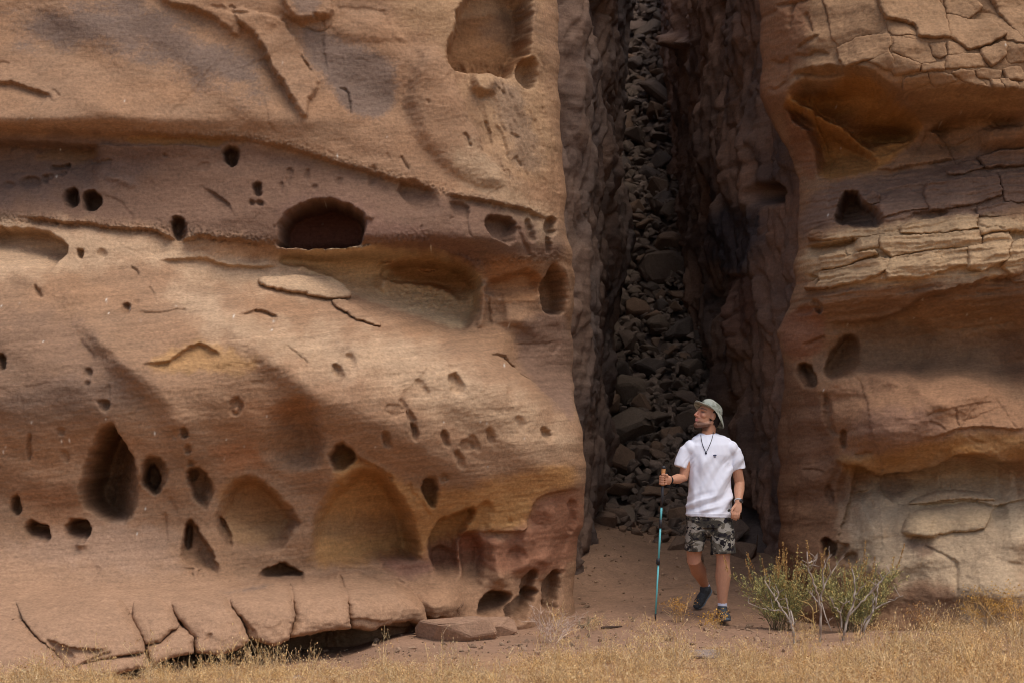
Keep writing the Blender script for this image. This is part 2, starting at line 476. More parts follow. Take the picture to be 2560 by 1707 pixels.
def left_relief(u, v, main=True):
    r = Relief(u, v)
    U, V = r.u, r.v
    # ---------- colour
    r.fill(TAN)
    r.tint(0.5 * sm(0.5 + 1.3 * fbm(U / 260, V / 130, 21, 4)), S(160, 116, 82))
    r.tint(0.38 * sm(0.2 + 1.5 * fbm(U / 190, V / 70, 22, 5)), MAUVE)
    # brown-mauve recessed band
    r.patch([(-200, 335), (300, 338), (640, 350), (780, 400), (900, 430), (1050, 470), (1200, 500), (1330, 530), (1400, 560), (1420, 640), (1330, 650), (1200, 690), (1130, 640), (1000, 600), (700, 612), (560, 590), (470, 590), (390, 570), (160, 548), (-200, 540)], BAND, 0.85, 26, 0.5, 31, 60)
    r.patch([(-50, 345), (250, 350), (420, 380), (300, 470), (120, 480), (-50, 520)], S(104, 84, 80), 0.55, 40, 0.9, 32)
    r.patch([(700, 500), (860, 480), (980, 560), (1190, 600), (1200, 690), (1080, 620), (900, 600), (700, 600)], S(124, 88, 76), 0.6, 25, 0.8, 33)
    # paler beds; the sunlit look of dusty tops is partly in the colour
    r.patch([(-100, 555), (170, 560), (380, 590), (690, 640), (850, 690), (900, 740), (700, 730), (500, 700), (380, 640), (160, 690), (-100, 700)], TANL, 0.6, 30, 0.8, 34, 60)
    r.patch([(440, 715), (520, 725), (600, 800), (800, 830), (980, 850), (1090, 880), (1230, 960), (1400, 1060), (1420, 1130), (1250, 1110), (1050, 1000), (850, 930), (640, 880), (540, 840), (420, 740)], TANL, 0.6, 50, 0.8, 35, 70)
    r.patch([(1120, 380), (1200, 360), (1340, 520), (1380, 500), (1395, 640), (1300, 520), (1150, 480)], PALE, 0.45, 30, 0.8, 36)
    r.patch([(990, 60), (1130, 110), (1220, 380), (1340, 480), (1390, 380), (1370, 160), (1340, 100), (1330, 60), (1380, -50), (990, -60)], S(176, 138, 100), 0.6, 40, 0.6, 37)
    r.patch([(-200, 1370), (200, 1380), (460, 1430), (650, 1460), (900, 1440), (1060, 1500), (1070, 1600), (500, 1650), (-200, 1750)], S(166, 126, 98), 0.8, 30, 0.5, 38, 70)
    r.patch([(200, 1300), (420, 1310), (460, 1440), (200, 1420), (-50, 1370)], S(170, 134, 112), 0.6, 40, 0.8, 39)
    r.patch([(-50, 790), (150, 775), (290, 890), (400, 1000), (260, 1060), (-50, 1080)], S(122, 94, 78), 0.6, 40, 0.9, 60, 70)
    r.patch([(640, 690), (758, 682), (846, 690), (886, 738), (829, 756), (729, 735), (648, 718)], S(190, 156, 124), 0.4, 8, 0.5, 65)
    r.patch([(1290, 800), (1440, 760), (1450, 1060), (1400, 1020), (1340, 960), (1300, 880)], S(128, 98, 86), 0.7, 18, 0.7, 66)
    # orange / golden beds
    r.patch([(430, 870), (500, 850), (580, 880), (660, 905), (600, 930), (470, 935), (370, 920)], GOLD, 0.65, 16, 1.0, 41)
    r.patch([(560, 1010), (720, 985), (830, 1010), (720, 1050), (600, 1060)], S(168, 112, 72), 0.3, 25, 1.0, 42)
    r.patch([(520, 1110), (640, 1100), (660, 1170), (560, 1180)], S(172, 112, 68), 0.6, 20, 1.0, 43)
    r.patch([(40, 1210), (190, 1180), (210, 1320), (110, 1330), (40, 1290)], S(150, 100, 64), 0.55, 30, 0.8, 44)
    r.patch([(830, 1130), (960, 1160), (1060, 1240), (1180, 1210), (1330, 1180), (1440, 1150), (1440, 1230), (1340, 1245), (1314, 1325), (1160, 1325), (1140, 1370), (1075, 1372), (1070, 1405), (1040, 1405), (960, 1398), (790, 1420), (780, 1370), (800, 1260), (840, 1200)], OCHRE, 0.88, 18, 0.7, 45, 60)
    r.patch([(1100, 1270), (1290, 1250), (1330, 1250), (1310, 1325), (1160, 1322), (1080, 1360)], GOLD, 0.7, 14, 0.7, 46)
    r.patch([(800, 1260), (850, 1205), (920, 1175), (980, 1230), (1030, 1320), (1040, 1390), (800, 1405), (785, 1340)], S(200, 148, 84), 0.6, 16, 0.7, 67)
    r.patch([(560, 1215), (615, 1195), (660, 1208), (735, 1300), (690, 1360), (590, 1360), (550, 1300)], S(190, 142, 88), 0.5, 16, 0.7, 68)
    r.patch([(800, 1290), (1000, 1290), (1030, 1340), (900, 1350), (790, 1345)], MAUVE, 0.35, 18, 1.0, 47)
    r.patch([(540, 1200), (660, 1190), (740, 1290), (640, 1320), (550, 1310)], S(164, 116, 70), 0.75, 14, 0.7, 48)
    r.patch([(700, 625), (1070, 615), (1190, 670), (1205, 710), (1180, 830), (1060, 790), (880, 735), (790, 680), (700, 665)], CREAM, 0.75, 10, 0.5, 49)
    r.patch([(950, 640), (1080, 622), (1180, 670), (1200, 720), (1100, 720), (1000, 680)], S(168, 112, 52), 0.75, 12, 0.6, 50)
    r.patch([(1160, 12), (1330, 10), (1332, 110), (1300, 170), (1260, 190), (1120, 178), (1110, 125), (1140, 80)], S(140, 94, 54), 0.85, 8, 0.5, 51)
    r.patch([(1190, 60), (1330, -30), (1370, 60), (1340, 100), (1250, 90)], S(112, 84, 66), 0.6, 20, 1.0, 52)
    r.patch([(1210, 640), (1330, 640), (1370, 700), (1340, 760), (1220, 750)], S(168, 112, 64), 0.65, 16, 0.8, 53)
    r.patch([(310, 334), (560, 340), (560, 362), (310, 362)], S(140, 98, 52), 0.8, 6, 0.8, 54)
    r.patch([(80, 370), (240, 362), (230, 400), (80, 405)], S(130, 92, 56), 0.6, 10, 0.8, 55)
    # red foot of the corner
    r.patch([(1075, 1368), (1150, 1330), (1310, 1332), (1345, 1240), (1470, 1215), (1470, 1330), (1440, 1420), (1340, 1450), (1200, 1420), (1050, 1440), (960, 1420), (960, 1395), (1060, 1400)], RED, 0.75, 24, 0.7, 56)
    r.patch([(1150, 1335), (1210, 1335), (1210, 1385), (1150, 1385)], S(164, 92, 56), 0.7, 14, 0.8, 57)
    r.patch([(1000, 1420), (1200, 1420), (1340, 1450), (1430, 1430), (1440, 1560), (1060, 1600), (1000, 1500)], S(158, 116, 86), 0.7, 22, 0.6, 58)
    r.patch([(950, 1392), (1080, 1390), (1080, 1440), (960, 1440)], S(120, 84, 74), 0.6, 14, 0.9, 59)
    # desert varnish, grey and mottled
    g = pn(U / 3.3, V / 3.3, 61) * 0.5 + pn(U / 7, V / 6, 62) * 0.5
    def varnish(p, k, f):
        p = chaikin(p, True, 2); i = r.near(p, f * 2.2)
        d, _, _ = r.sdf(i, p)
        d = d + f * 1.5 * fbm(U[i] / 90, V[i] / 60, 63, 4, 0.6) + f * 0.9 * g[i]
        r.tint(k * sm(0.5 + d / (1.6 * f)), VARN, i)
    varnish([(20, 60), (120, 20), (300, -20), (400, 30), (470, 60), (560, 110), (640, 170), (690, 230), (600, 230), (500, 190), (380, 140), (220, 110), (80, 110)], 0.75, 45)
    varnish([(760, 60), (840, 100), (900, 112), (990, 160), (1000, 240), (930, 310), (850, 260), (790, 170), (750, 110)], 0.75, 16)
    varnish([(730, -40), (800, -40), (810, 40), (750, 52), (725, 30)], 0.6, 10)
    varnish([(1200, 230), (1290, 200), (1330, 330), (1370, 420), (1310, 430), (1260, 320)], 0.4, 25)
    varnish([(80, 960), (280, 930), (330, 990), (120, 1030), (-20, 1010)], 0.3, 35)
    varnish([(530, 1480), (600, 1472), (680, 1456), (690, 1462), (600, 1482)], 0.6, 6)
    # cave backs
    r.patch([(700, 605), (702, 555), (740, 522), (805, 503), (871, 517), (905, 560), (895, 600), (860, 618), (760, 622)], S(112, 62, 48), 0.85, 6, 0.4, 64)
    # thin beds
    bv = V + 0.11 * U + 3 * pn(U / 300, V / 120, 71)
    lam = 0.6 * fbm(U / 420, bv / 13.0, 72, 3, 0.6) + 0.6 * fbm(U / 300, bv / 4.5, 78, 2, 0.6)
    thin = np.exp(-(np.abs(fbm(U / 600, bv / 16.0, 79, 2)) / 0.035) ** 2)
    band = sm((V - 560) / 120) * sm((1480 - V) / 100)
    r.c *= (1 + (0.06 + 0.23 * band) * lam - 0.16 * band * thin * sm(0.5 + 2 * fbm(U / 160, V / 70, 80, 2)))[:, None]
    r.mottle(0.14, 120, 60, 73, 5, 0.1)
    r.mottle(0.12, 12, 8, 74, 3); r.mottle(0.08, 5, 4, 75, 2)
    # pale bird streaks
    rs = np.random.default_rng(12)
    for k in range(46):
        cu, cv = rs.uniform(0, 1400), rs.uniform(60, 1350)
        if k < 26: cv = rs.uniform(720, 1150)
        i = np.nonzero((abs(r.u0 - cu) < 6) & (abs(r.v0 - cv) < 12))[0]
        e = ((r.u0[i] - cu) / rs.uniform(0.9, 1.6)) ** 2 + ((r.v0[i] - cv) / rs.uniform(1.5, 5)) ** 2
        r.tint(0.8 * np.exp(-e), S(225, 220, 215), i)

    # ---------- relief: general weathering
    r.d += 0.06 * fbm(U / 240, V / 170, 81, 3) + 0.005 * fbm(U / 45, V / 30, 82, 4)
    slope = 0.09 + 0.05 * sm((V - 700) / 400)
    wv = V + slope * U + 4 * pn(U / 260, V / 120, 83)
    r.d += (0.0015 + 0.0035 * band) * fbm(U / 420, wv / 9, 84, 4, 0.65)
    r.d += 0.005 * fbm(U / 14, V / 9, 85, 3, 0.6)
    pit = sm((fbm(U / 26, V / 20, 86, 3) - 0.42) / 0.25)
    r.d -= 0.014 * pit * sm((V - 330) / 50) * sm((700 - V) / 80)
    rag = sm((np.abs(pn(U / 7, V / 6, 96)) - 0.12) / 0.25)
    lipz = np.exp(-((V - np.interp(U, [0, 300, 560, 700, 950, 1060, 1200, 1400], [545, 565, 592, 606, 606, 596, 660, 640])) / 16) ** 2)
    r.d += 0.022 * lipz * (rag - 0.5)
    lipz = np.exp(-((V - np.interp(U, [0, 300, 640, 900, 1120, 1400], [318, 328, 345, 416, 482, 540])) / 13) ** 2)
    r.d += 0.016 * lipz * (rag - 0.5)
    # broad diagonal swells of the lower cliff
    r.crack([(140, 750), (260, 850), (380, 960), (470, 1080), (540, 1180)], -0.09, 38, 0.3)
    r.crack([(440, 690), (560, 790), (680, 880), (790, 990), (835, 1110)], -0.13, 42, 0.3)
    r.crack([(900, 800), (1090, 874), (1230, 960), (1390, 1060)], -0.09, 36, 0.3)
    r.crack([(20, 690), (130, 700), (230, 760)], -0.06, 32, 0.3)
    r.crack([(560, 690), (700, 770), (860, 850), (1000, 960)], -0.05, 26, 0.3)
    dg_ = pn((V - 0.55 * U) / 120, (U + 0.55 * V) / 420, 97)
    r.d += 0.07 * dg_ * sm((V - 620) / 60) * sm((1300 - V) / 120)
    r.d += 0.05 * pn((V - 0.8 * U) / 150, (U + 0.8 * V) / 380, 98) * sm((330 - V) / 60)
    # hairline cracks
    rs2 = np.random.default_rng(5)
    for k in range(36):
        a, b = rs2.uniform(0, 1400), rs2.uniform(20, 1450)
        steep = rs2.random() < 0.4
        ang = rs2.normal() * 0.25 + (1.0 if steep else -0.12)
        pts = [(a, b)]
        for j in range(rs2.integers(3, 7)):
            ang += rs2.normal() * 0.3
            a += math.cos(ang) * rs2.uniform(10, 24); b += math.sin(ang) * rs2.uniform(10, 24); pts.append((a, b))
        r.crack(pts, rs2.uniform(0.005, 0.014), rs2.uniform(1.4, 2.0), 0.3)
    # flakes of the upper wall
    r.dent([(575, 20), (669, 30), (722, 62), (757, 140), (800, 215), (770, 250), (764, 312), (723, 228), (683, 167), (647, 102), (600, 60)], -0.08, 7)
    r.dent([(372, -40), (414, 13), (509, 29), (567, 69), (587, 97), (610, 60), (560, 10), (560, -40)], -0.06, 7)
    r.dent([(700, -40), (711, 38), (746, 57), (803, 42), (832, 46), (828, 0), (815, -40)], -0.09, 7)
    r.dent([(834, 46), (900, 20), (990, 60), (1030, 110), (980, 100), (880, 112), (838, 90)], -0.04, 26)
    r.dent([(1044, 124), (1113, 126), (1150, 240), (1210, 380), (1280, 470), (1180, 470), (1060, 380), (1000, 250)], -0.10, 40)
    r.step(Z1((1050, -40), (1140, 35), (1280, 50), (1400, 80), (1480, 120), (1560, 190), (1610, 260)), 0.07, 4, 90, lip=0.015)
    r.step([(585, 47), (618, 69), (647, 102), (669, 131), (683, 167), (702, 196), (723, 228), (746, 276), (762, 312)], 0.085, 5, 70, lip=0.02)
    r.crack(Z1((1430, 50), (1560, 70), (1620, 100), (1700, 95), (1840, 85)), 0.06, 4)
    r.crack(Z1((1560, 60), (1600, 40), (1650, 80)), 0.03, 3)
    r.step(Z2((0, 30), (30, 100), (120, 150), (180, 140), (270, 110), (350, 120)), 0.10, 4, 40, lip=0.02)
    r.crack(Z2((120, 165), (180, 172), (220, 198), (300, 200), (345, 150)), 0.04, 2.5)
    r.crack(Z2((270, 110), (300, 160), (305, 195)), 0.04, 2.5)
    r.step(Z2((75, 190), (130, 270), (150, 380), (210, 450), (250, 540), (285, 590)), 0.07, 4, 60, lip=0.02)
    r.crack(Z2((390, 570), (440, 580), (465, 630), (462, 772)), 0.05, 3, 0.08)
    r.step([(-40, 200), (0, 205), (36, 209), (73, 218), (109, 229), (127, 236), (138, 262)], 0.10, 5, 40, lip=0.02)
    r.crack(Z1((340, 615), (380, 625), (415, 670)), 0.03, 2.5)
    r.crack([(-20, 155), (10, 157), (25, 157)], 0.05, 4)
    r.crack([(280, 155), (288, 172), (300, 190)], 0.012, 5)
    r.crack(Z1((1815, 630), (1820, 740), (1850, 850), (1895, 915)), 0.02, 3)
    r.crack(Z2((690, 120), (735, 190), (730, 260)), 0.03, 5)
    r.crack(Z2((650, 60), (690, 130), (720, 190)), 0.03, 7)
    r.crack(Z2((340, 50), (420, 55), (560, 45), (690, 90)), 0.03, 6)
    # lip over the band
    r.step([(-60, 312), (0, 316), (73, 323), (204, 327), (283, 331), (363, 333), (465, 336), (538, 340), (600, 344), (660, 352)], 0.13, 4, 22, 0.1, lip=0.02)
    r.step([(-60, 350), (60, 352), (127, 353), (204, 360), (262, 360)], 0.20, 5, 40, 0.12, lip=0.02)
    r.step([(205, 358), (330, 362), (430, 361), (560, 363)], -0.05, 3, 30, 0.1)
    r.crack([(120, 410), (134, 413), (170, 406)], 0.12, 4)
    r.crack([(220, 402), (250, 402), (282, 400)], 0.10, 4)
    r.crack([(0, 430), (40, 425), (110, 428)], 0.03, 5)
    r.step([(600, 346), (700, 360), (790, 390), (900, 420), (1010, 452), (1120, 486)], 0.12, 7, 50, 0.2, lip=0.02)
    # holes of the band
    r.dent(ell(178, 494, 21, 23), 0.55, 9, 26, (-1, 0))
    r.dent(ell(227, 501, 23, 24), 0.65, 7)
    r.bump(232, 478, 34, 16, 0.05)
    r.dent(ell(73, 455, 24, 16), 0.10, 8, 20, (0, -1))
    r.dent(ell(110, 447, 8, 9), 0.10, 5); r.dent(ell(124, 441, 5, 6), 0.06, 4)
    r.dent(ell(153, 429, 9, 6), 0.07, 4); r.dent(ell(20, 460, 12, 8), 0.06, 5)
    r.dent([(556, 368), (580, 366), (600, 372), (596, 400), (582, 416), (568, 410), (558, 392)], 0.42, 7, 26, (-1, 0))
    r.dent(ell(647, 474, 10, 18), 0.22, 6, 14, (-1, 0))
    r.dent(ell(630, 508, 6, 6), 0.08, 4); r.dent(ell(647, 508, 7, 6), 0.10, 4)
    r.dent([(428, 592), (427, 565), (437, 543), (455, 545), (470, 565), (470, 590), (445, 598)], 0.40, 6, 34, (-1, 0))
    r.step([(494, 456), (527, 473), (560, 494), (582, 520), (596, 546)], 0.07, 5, 40)
    r.dent(ell(408, 390, 5, 4), 0.05, 3); r.dent(ell(508, 418, 14, 11), 0.03, 5)
    for a in ((723, 442, 9, 22), (769, 436, 8, 14), (849, 455, 9, 14), (790, 470, 10, 8), (700, 470, 6, 16), (930, 440, 14, 26)):
        r.dent(ell(*a), 0.05, 7, 14, (-1, -0.4))
    r.dent([(995, 455), (1003, 490), (1037, 532), (1098, 528), (1095, 500), (1056, 452)], 0.14, 8, 50, (-1, -0.3))
    r.crack([(240, 480), (290, 500), (330, 540), (330, 560)], 0.04, 9)
    r.crack([(260, 440), (320, 455), (340, 470)], -0.03, 9)
    # thin ledge below the band
    r.step([(40, 540), (164, 553), (284, 567), (364, 571), (393, 580), (429, 595), (473, 596), (502, 584), (563, 598), (611, 598), (691, 616)], 0.13, 4, 26, 0.1, lip=0.03)
    # the wide cave and its ragged lip
    r.dent([(690, 616), (692, 598), (698, 555), (735, 516), (805, 497), (871, 510), (908, 535), (916, 556), (908, 590), (898, 616), (800, 621), (740, 619)], 0.85, 12, k=2.6)
    r.crack([(905, 530), (925, 540), (940, 548)], -0.05, 8)
    r.dent([(701, 630), (811, 635), (954, 622), (1069, 619), (1122, 640), (1183, 671), (1204, 703), (1195, 760), (1176, 826), (1136, 832), (1069, 795), (979, 765), (890, 735), (840, 689), (783, 671), (701, 662)], 0.40, 9, 120, (0.35, -1), k=1.7)
    r.crack([(690, 622), (800, 629), (900, 627), (950, 615)], -0.10, 6, 0.1)
    r.dent([(955, 650), (1060, 640), (1150, 660), (1190, 710), (1170, 760), (1100, 700), (1000, 700), (960, 690)], 0.22, 14, 60, (0, -1))
    r.crack([(965, 640), (975, 680), (955, 730)], -0.14, 16)
    r.dent(ell(1066, 658, 20, 6), 0.15, 5)
    r.step([(701, 612), (811, 628), (890, 627), (947, 613), (1019, 605), (1054, 605), (1076, 619), (1122, 637), (1158, 645), (1183, 665), (1208, 688)], 0.10, 3, 30, 0.05, lip=0.05)
    flak = sm((pn(U / 11, V / 8, 90) - 0.05) / 0.2)
    i = r.near(np.array([(900, 690), (1180, 830)], float), 0)
    w = np.exp(-(((U[i] - 1060) / 75) ** 2 + ((V[i] - 750) / 45) ** 2) ** 2)
    r.d[i] -= 0.03 * flak[i] * w
    # right shoulder of the cliff
    r.dent([(1152, 10), (1140, 77), (1113, 122), (1117, 145), (1125, 172), (1190, 180), (1236, 180), (1255, 191), (1286, 187), (1291, 165), (1305, 138), (1328, 115), (1331, 38), (1345, -60), (1200, -60)], 0.42, 16, 40, (-0.8, 0.3))
    r.dent([(1291, 165), (1310, 140), (1345, 142), (1346, 216), (1310, 214)], 0.22, 10, 24, (-1, 0))
    r.step([(1033, 111), (1044, 121), (1113, 124)], -0.07, 3, 60, 0.1)
    r.step([(1113, 126), (1135, 190), (1155, 260), (1178, 318), (1215, 385), (1245, 430)][::-1], 0.12, 6, 70, 0.2)
    r.bump(1213, 210, 30, 26, 0.12, e=5)
    r.crack([(1190, 245), (1220, 245), (1235, 225)], 0.05, 4)
    r.crack([(1222, 215), (1250, 220), (1270, 235)], 0.06, 4)
    for a, b, c, d, w, h in ((1155, 333, 1177, 372, 5, .11), (1213, 295, 1238, 372, 5, .07), (1289, 387, 1306, 418, 5, .11), (1268, 420, 1276, 450, 4, .07), (1240, 300, 1275, 400, 7, .06), (1300, 190, 1340, 400, 8, .05), (1352, 160, 1375, 420, 7, .05), (1340, 290, 1362, 370, 6, .07), (1275, 330, 1300, 345, 5, .05), (1360, 250, 1380, 330, 4, .06), (998, 385, 1024, 428, 3, .05), (962, 380, 975, 400, 4, .03), (1065, 252, 1072, 265, 3, .03), (1380, 300, 1398, 560, 6, .05)):
        r.crack([(a, b), ((a + c) / 2 + 2, (b + d) / 2), (c, d)], h, w)
    i = r.near(np.array([(1120, 130), (1400, 560)], float), 0)
    w = sm((U[i] - 1120 - 0.33 * (V[i] - 130)) / 40) * sm((560 - V[i]) / 60) * sm((V[i] - 120) / 40)
    r.d[i] += w * 0.05 * fbm((U[i] - 0.3 * V[i]) / 26, V[i] / 170, 91, 4, 0.6)
    # frayed lip and pockets right of the cave
    r.step([(1105, 484), (1159, 490), (1217, 501), (1274, 513), (1320, 522), (1380, 540)], 0.12, 4, 30, 0.12, lip=0.03)
    r.dent([(1215, 540), (1250, 535), (1285, 548), (1300, 590), (1280, 612), (1245, 600), (1222, 575)], 0.2, 9, 26, (-1, -0.5))
    r.dent([(1120, 505), (1165, 505), (1175, 540), (1150, 560), (1128, 535)], 0.12, 8, 18, (0, -1))
    r.dent(ell(1380, 560, 14, 26), 0.2, 8); r.dent(ell(1330, 575, 9, 30, -10), 0.14, 7)
    r.dent(ell(1372, 610, 7, 22), 0.16, 6)
    r.crack([(1168, 540), (1172, 575), (1180, 595)], 0.04, 3)
    r.crack([(1300, 560), (1318, 620), (1322, 645)], 0.10, 6)
    r.dent([(1208, 735), (1215, 705), (1265, 690), (1335, 668), (1355, 700), (1350, 745), (1290, 752), (1230, 742)], 0.17, 12, 40, (0, -1))
    r.crack([(1212, 700), (1208, 760), (1200, 828)], -0.09, 12)
    r.crack([(1222, 735), (1226, 780), (1234, 815)], 0.10, 6)
    r.crack([(1260, 730), (1270, 780), (1262, 820)], -0.05, 12)
    r.dent([(1350, 765), (1357, 714), (1370, 678), (1390, 650), (1409, 689), (1417, 731), (1412, 775), (1385, 793)], 0.75, 12, 26, (0, -1), k=2.6)
    r.crack([(1405, 645), (1424, 690), (1430, 760), (1422, 800)], -0.06, 8)
    r.crack([(1395, 800), (1400, 850), (1390, 890)], 0.08, 9)
    r.bump(1300, 805, 40, 22, 0.10, 20)
    # loose slab and its arm are separate pieces; the beds of the bulge
    r.step([(393, 651), (509, 644), (563, 656), (600, 665), (654, 665), (702, 660)], 0.09, 4, 30, 0.08, lip=0.03)
    r.step([(800, 800), (880, 806), (951, 817), (990, 824), (1033, 846), (1090, 874), (1121, 906), (1180, 930)], -0.14, 8, 90, 0.2)
    r.crack([(1215, 872), (1232, 886), (1261, 887), (1290, 908), (1311, 932), (1338, 945), (1346, 968)], 0.10, 3.5, 0.2)
    r.step([(1225, 880), (1290, 922), (1345, 968), (1400, 1020), (1442, 1085)][::-1], 0.20, 9, 50, 0.3)
    r.crack([(1290, 860), (1340, 858), (1390, 852)], 0.03, 3)
    r.crack([(1090, 874), (1060, 880), (1030, 886)], 0.02, 3)
    r.crack([(711, 856), (745, 885), (778, 918)], 0.10, 4)
    r.dent(ell(848, 930, 11, 24, -38), 0.14, 7, 22, (-1, -0.6))
    r.dent(ell(1140, 962, 16, 32, -28), 0.15, 8, 26, (-1, -0.5))
    r.dent(ell(1055, 970, 12, 26, -35), 0.05, 8)
    r.crack([(1118, 914), (1130, 918), (1143, 916)], 0.06, 4)
    r.crack(list(ell(984, 1026, 24, 13, 12)) + [(1008, 1026)], 0.05, 4, 0.02)
    for a, b, h in ((968, 1100, .13), (1038, 1082, .15), (1116, 1098, .13), (1231, 1090, .11), (1372, 1088, .16), (1149, 1150, .10), (1030, 1050, .10), (1010, 1020, .06), (1190, 1110, .07), (1300, 1060, .06), (1270, 990, .05), (880, 905, .05)):
        r.dent(ell(a, b, 10, 24, -24), h, 8, 20, (-1, -0.5))
    r.dent(ell(1170, 1114, 17, 14), 0.08, 6)
    # left side beds
    r.dent([(-30, 566), (47, 571), (102, 576), (142, 591), (164, 620), (160, 638), (142, 649), (120, 688), (91, 680), (36, 664), (-30, 662)], 0.30, 12, 70, (0.2, -1), k=2.0)
    r.dent([(20, 610), (130, 600), (150, 640), (60, 645)], 0.07, 12, 24, (0, -1))
    r.dent([(190, 625), (206, 624), (205, 636), (198, 644), (191, 637)], 0.35, 4)
    r.dent(ell(258, 634, 11, 8), 0.06, 5); r.dent(ell(94, 728, 5, 16, -25), 0.08, 5)
    r.crack([(325, 667), (342, 674), (347, 690)], 0.05, 3); r.crack([(372, 715), (385, 730), (392, 758)], 0.04, 3)
    r.dent(ell(313, 770, 11, 13), 0.16, 6, 12, (1, 0)); r.dent(ell(338, 757, 6, 7), 0.05, 5)
    r.step([(327, 777), (411, 781), (451, 768), (487, 784)], 0.05, 3, 26, 0.1, lip=0.012)
    r.step([(454, 722), (487, 716), (523, 729), (553, 765), (575, 800)][::-1], 0.09, 6, 80, 0.2)
    r.step([(593, 793), (614, 780), (651, 769), (683, 784), (704, 794)], 0.12, 4, 18, 0.1, lip=0.02)
    r.step([(355, 913), (429, 900), (469, 864), (498, 856), (527, 867), (562, 895)], 0.09, 5, 30, 0.1, lip=0.02)
    r.crack([(360, 912), (385, 907), (425, 902)], 0.05, 3)
    r.crack([(292, 838), (318, 858), (345, 872), (382, 890)], 0.03, 4)
    r.crack([(150, 770), (189, 792), (240, 835), (291, 890), (330, 930), (380, 970)], -0.04, 22, 0.3)
    r.crack([(200, 850), (225, 880), (232, 905)], 0.05, 9)
    r.dent(ell(2, 905, 11, 22), 0.3, 8)
    r.dent(ell(218, 930, 12, 11), 0.10, 7, 14, (1, 0)); r.dent(ell(217, 958, 6, 5), 0.06, 4)
    r.dent([(240, 1005), (262, 1000), (276, 1006), (276, 1022), (262, 1030), (248, 1024)], 0.14, 7, 22, (1, -0.5))
    r.crack([(268, 958), (274, 975), (275, 1000)], 0.05, 4)
    r.dent(ell(589, 1016, 17, 22), 0.10, 7); r.bump(589, 1024, 9, 11, 0.06)
    r.crack([(625, 955), (645, 950), (660, 962)], 0.04, 4); r.dent(ell(150, 1078, 8, 9), 0.05, 5)
    r.dent(ell(462, 1083, 8, 13, -15), 0.14, 5); r.dent(ell(471, 1123, 7, 10), 0.10, 5); r.dent(ell(480, 1156, 7, 8), 0.10, 5)
    r.dent(ell(440, 1085, 9, 8), 0.04, 5)
    r.dent(ell(74, 1116, 6, 32), 0.08, 5); r.dent(ell(160, 1140, 9, 18, -20), 0.05, 6)
    # hollow that curls under the bulge
    r.dent([(640, 1080), (700, 1000), (760, 980), (800, 1040), (812, 1120), (790, 1170), (720, 1180), (650, 1150)], 0.40, 50, 150, (1, 0.2), k=1.5)
    # the pocketed foot
    r.dent([(269, 1056), (241, 1090), (221, 1138), (214, 1186), (197, 1221), (200, 1245), (234, 1287), (280, 1298), (320, 1304), (346, 1260), (352, 1225), (346, 1180), (318, 1115), (285, 1068)], 0.95, 14, 130, (-1, -0.25), k=2.0)
    r.dent([(352, 1200), (362, 1150), (377, 1138), (405, 1148), (428, 1182), (414, 1210), (392, 1236), (372, 1228)], 0.28, 8, 60, (-1, -0.2))
    r.dent(ell(376, 1194, 20, 32), 0.35, 9)
    r.dent([(466, 1184), (480, 1166), (506, 1170), (530, 1212), (532, 1240), (521, 1268), (512, 1276), (486, 1240)], 0.26, 8, 44, (-1, -0.4))
    r.dent(ell(480, 1186, 12, 13), 0.14, 8)
    r.dent([(15, 1272), (42, 1232), (50, 1250), (47, 1290)], 0.5, 7, 14, (1, 0))
    r.dent([(66, 1300), (115, 1310), (124, 1340), (110, 1358), (80, 1356), (62, 1335)], 0.34, 8, 34, (0.2, -1))
    r.dent(ell(193, 1327, 31, 31), 0.38, 9, 34, (0.3, -1))
    r.bump(205, 1350, 12, 14, 0.12)
    r.dent([(470, 1298), (456, 1345), (455, 1392), (470, 1405), (505, 1418), (540, 1440), (558, 1430), (540, 1400), (512, 1355), (490, 1310)], 0.20, 8, 46, (-1, -0.6))
    r.dent(ell(470, 1346, 12, 32), 0.32, 6, 14, (-1, 0))
    r.crack([(495, 1366), (517, 1405), (550, 1440)], 0.09, 6)
    i = r.near(np.array([(448, 1395), (560, 1452)], float), 0)
    r.d[i] -= 0.03 * flak[i] * np.exp(-(((U[i] - 500) / 45) ** 2 + ((V[i] - 1428) / 20) ** 2) ** 2)
    r.dent([(569, 1213), (613, 1187), (657, 1202), (718, 1257), (748, 1300), (738, 1324), (683, 1384), (583, 1372), (548, 1345), (541, 1300), (554, 1262)], 0.36, 24, 150, (0.7, -1), k=1.7)
    r.dent([(545, 1290), (556, 1300), (570, 1330), (584, 1345), (578, 1368), (560, 1350), (546, 1325)], 0.34, 6, 14, (-1, 0))
    r.dent([(640, 1455), (655, 1432), (685, 1416), (710, 1407), (742, 1420), (762, 1442), (762, 1455)], 0.42, 8, 20, (0.5, -1))
    r.crack([(412, 1275), (416, 1310), (414, 1360)], 0.07, 6)
    r.crack([(425, 1240), (436, 1265), (440, 1290)], 0.03, 5)
    r.crack([(250, 1412), (240, 1440), (225, 1455)], 0.05, 8)
    for c in ([(285, 1468), (302, 1500), (324, 1550)], [(352, 1450), (390, 1484), (420, 1515)], [(530, 1462), (561, 1497), (583, 1528)], [(700, 1440), (722, 1470), (738, 1510)], [(20, 1530), (44, 1559), (70, 1590)]):
        r.crack(c[::-1], 0.05, 4, 0.3)
    r.crack([(-10, 1518), (60, 1514), (140, 1510), (230, 1500)], 0.018, 3)
    # golden alcoves
    r.dent([(823, 1138), (836, 1118), (852, 1107), (872, 1118), (887, 1134), (888, 1152), (866, 1174), (844, 1184), (827, 1162)], 0.32, 9, 40, (0, -1))
    r.step([(885, 1132), (918, 1149), (951, 1168), (992, 1196)], 0.13, 3, 14, 0.1, lip=0.03)
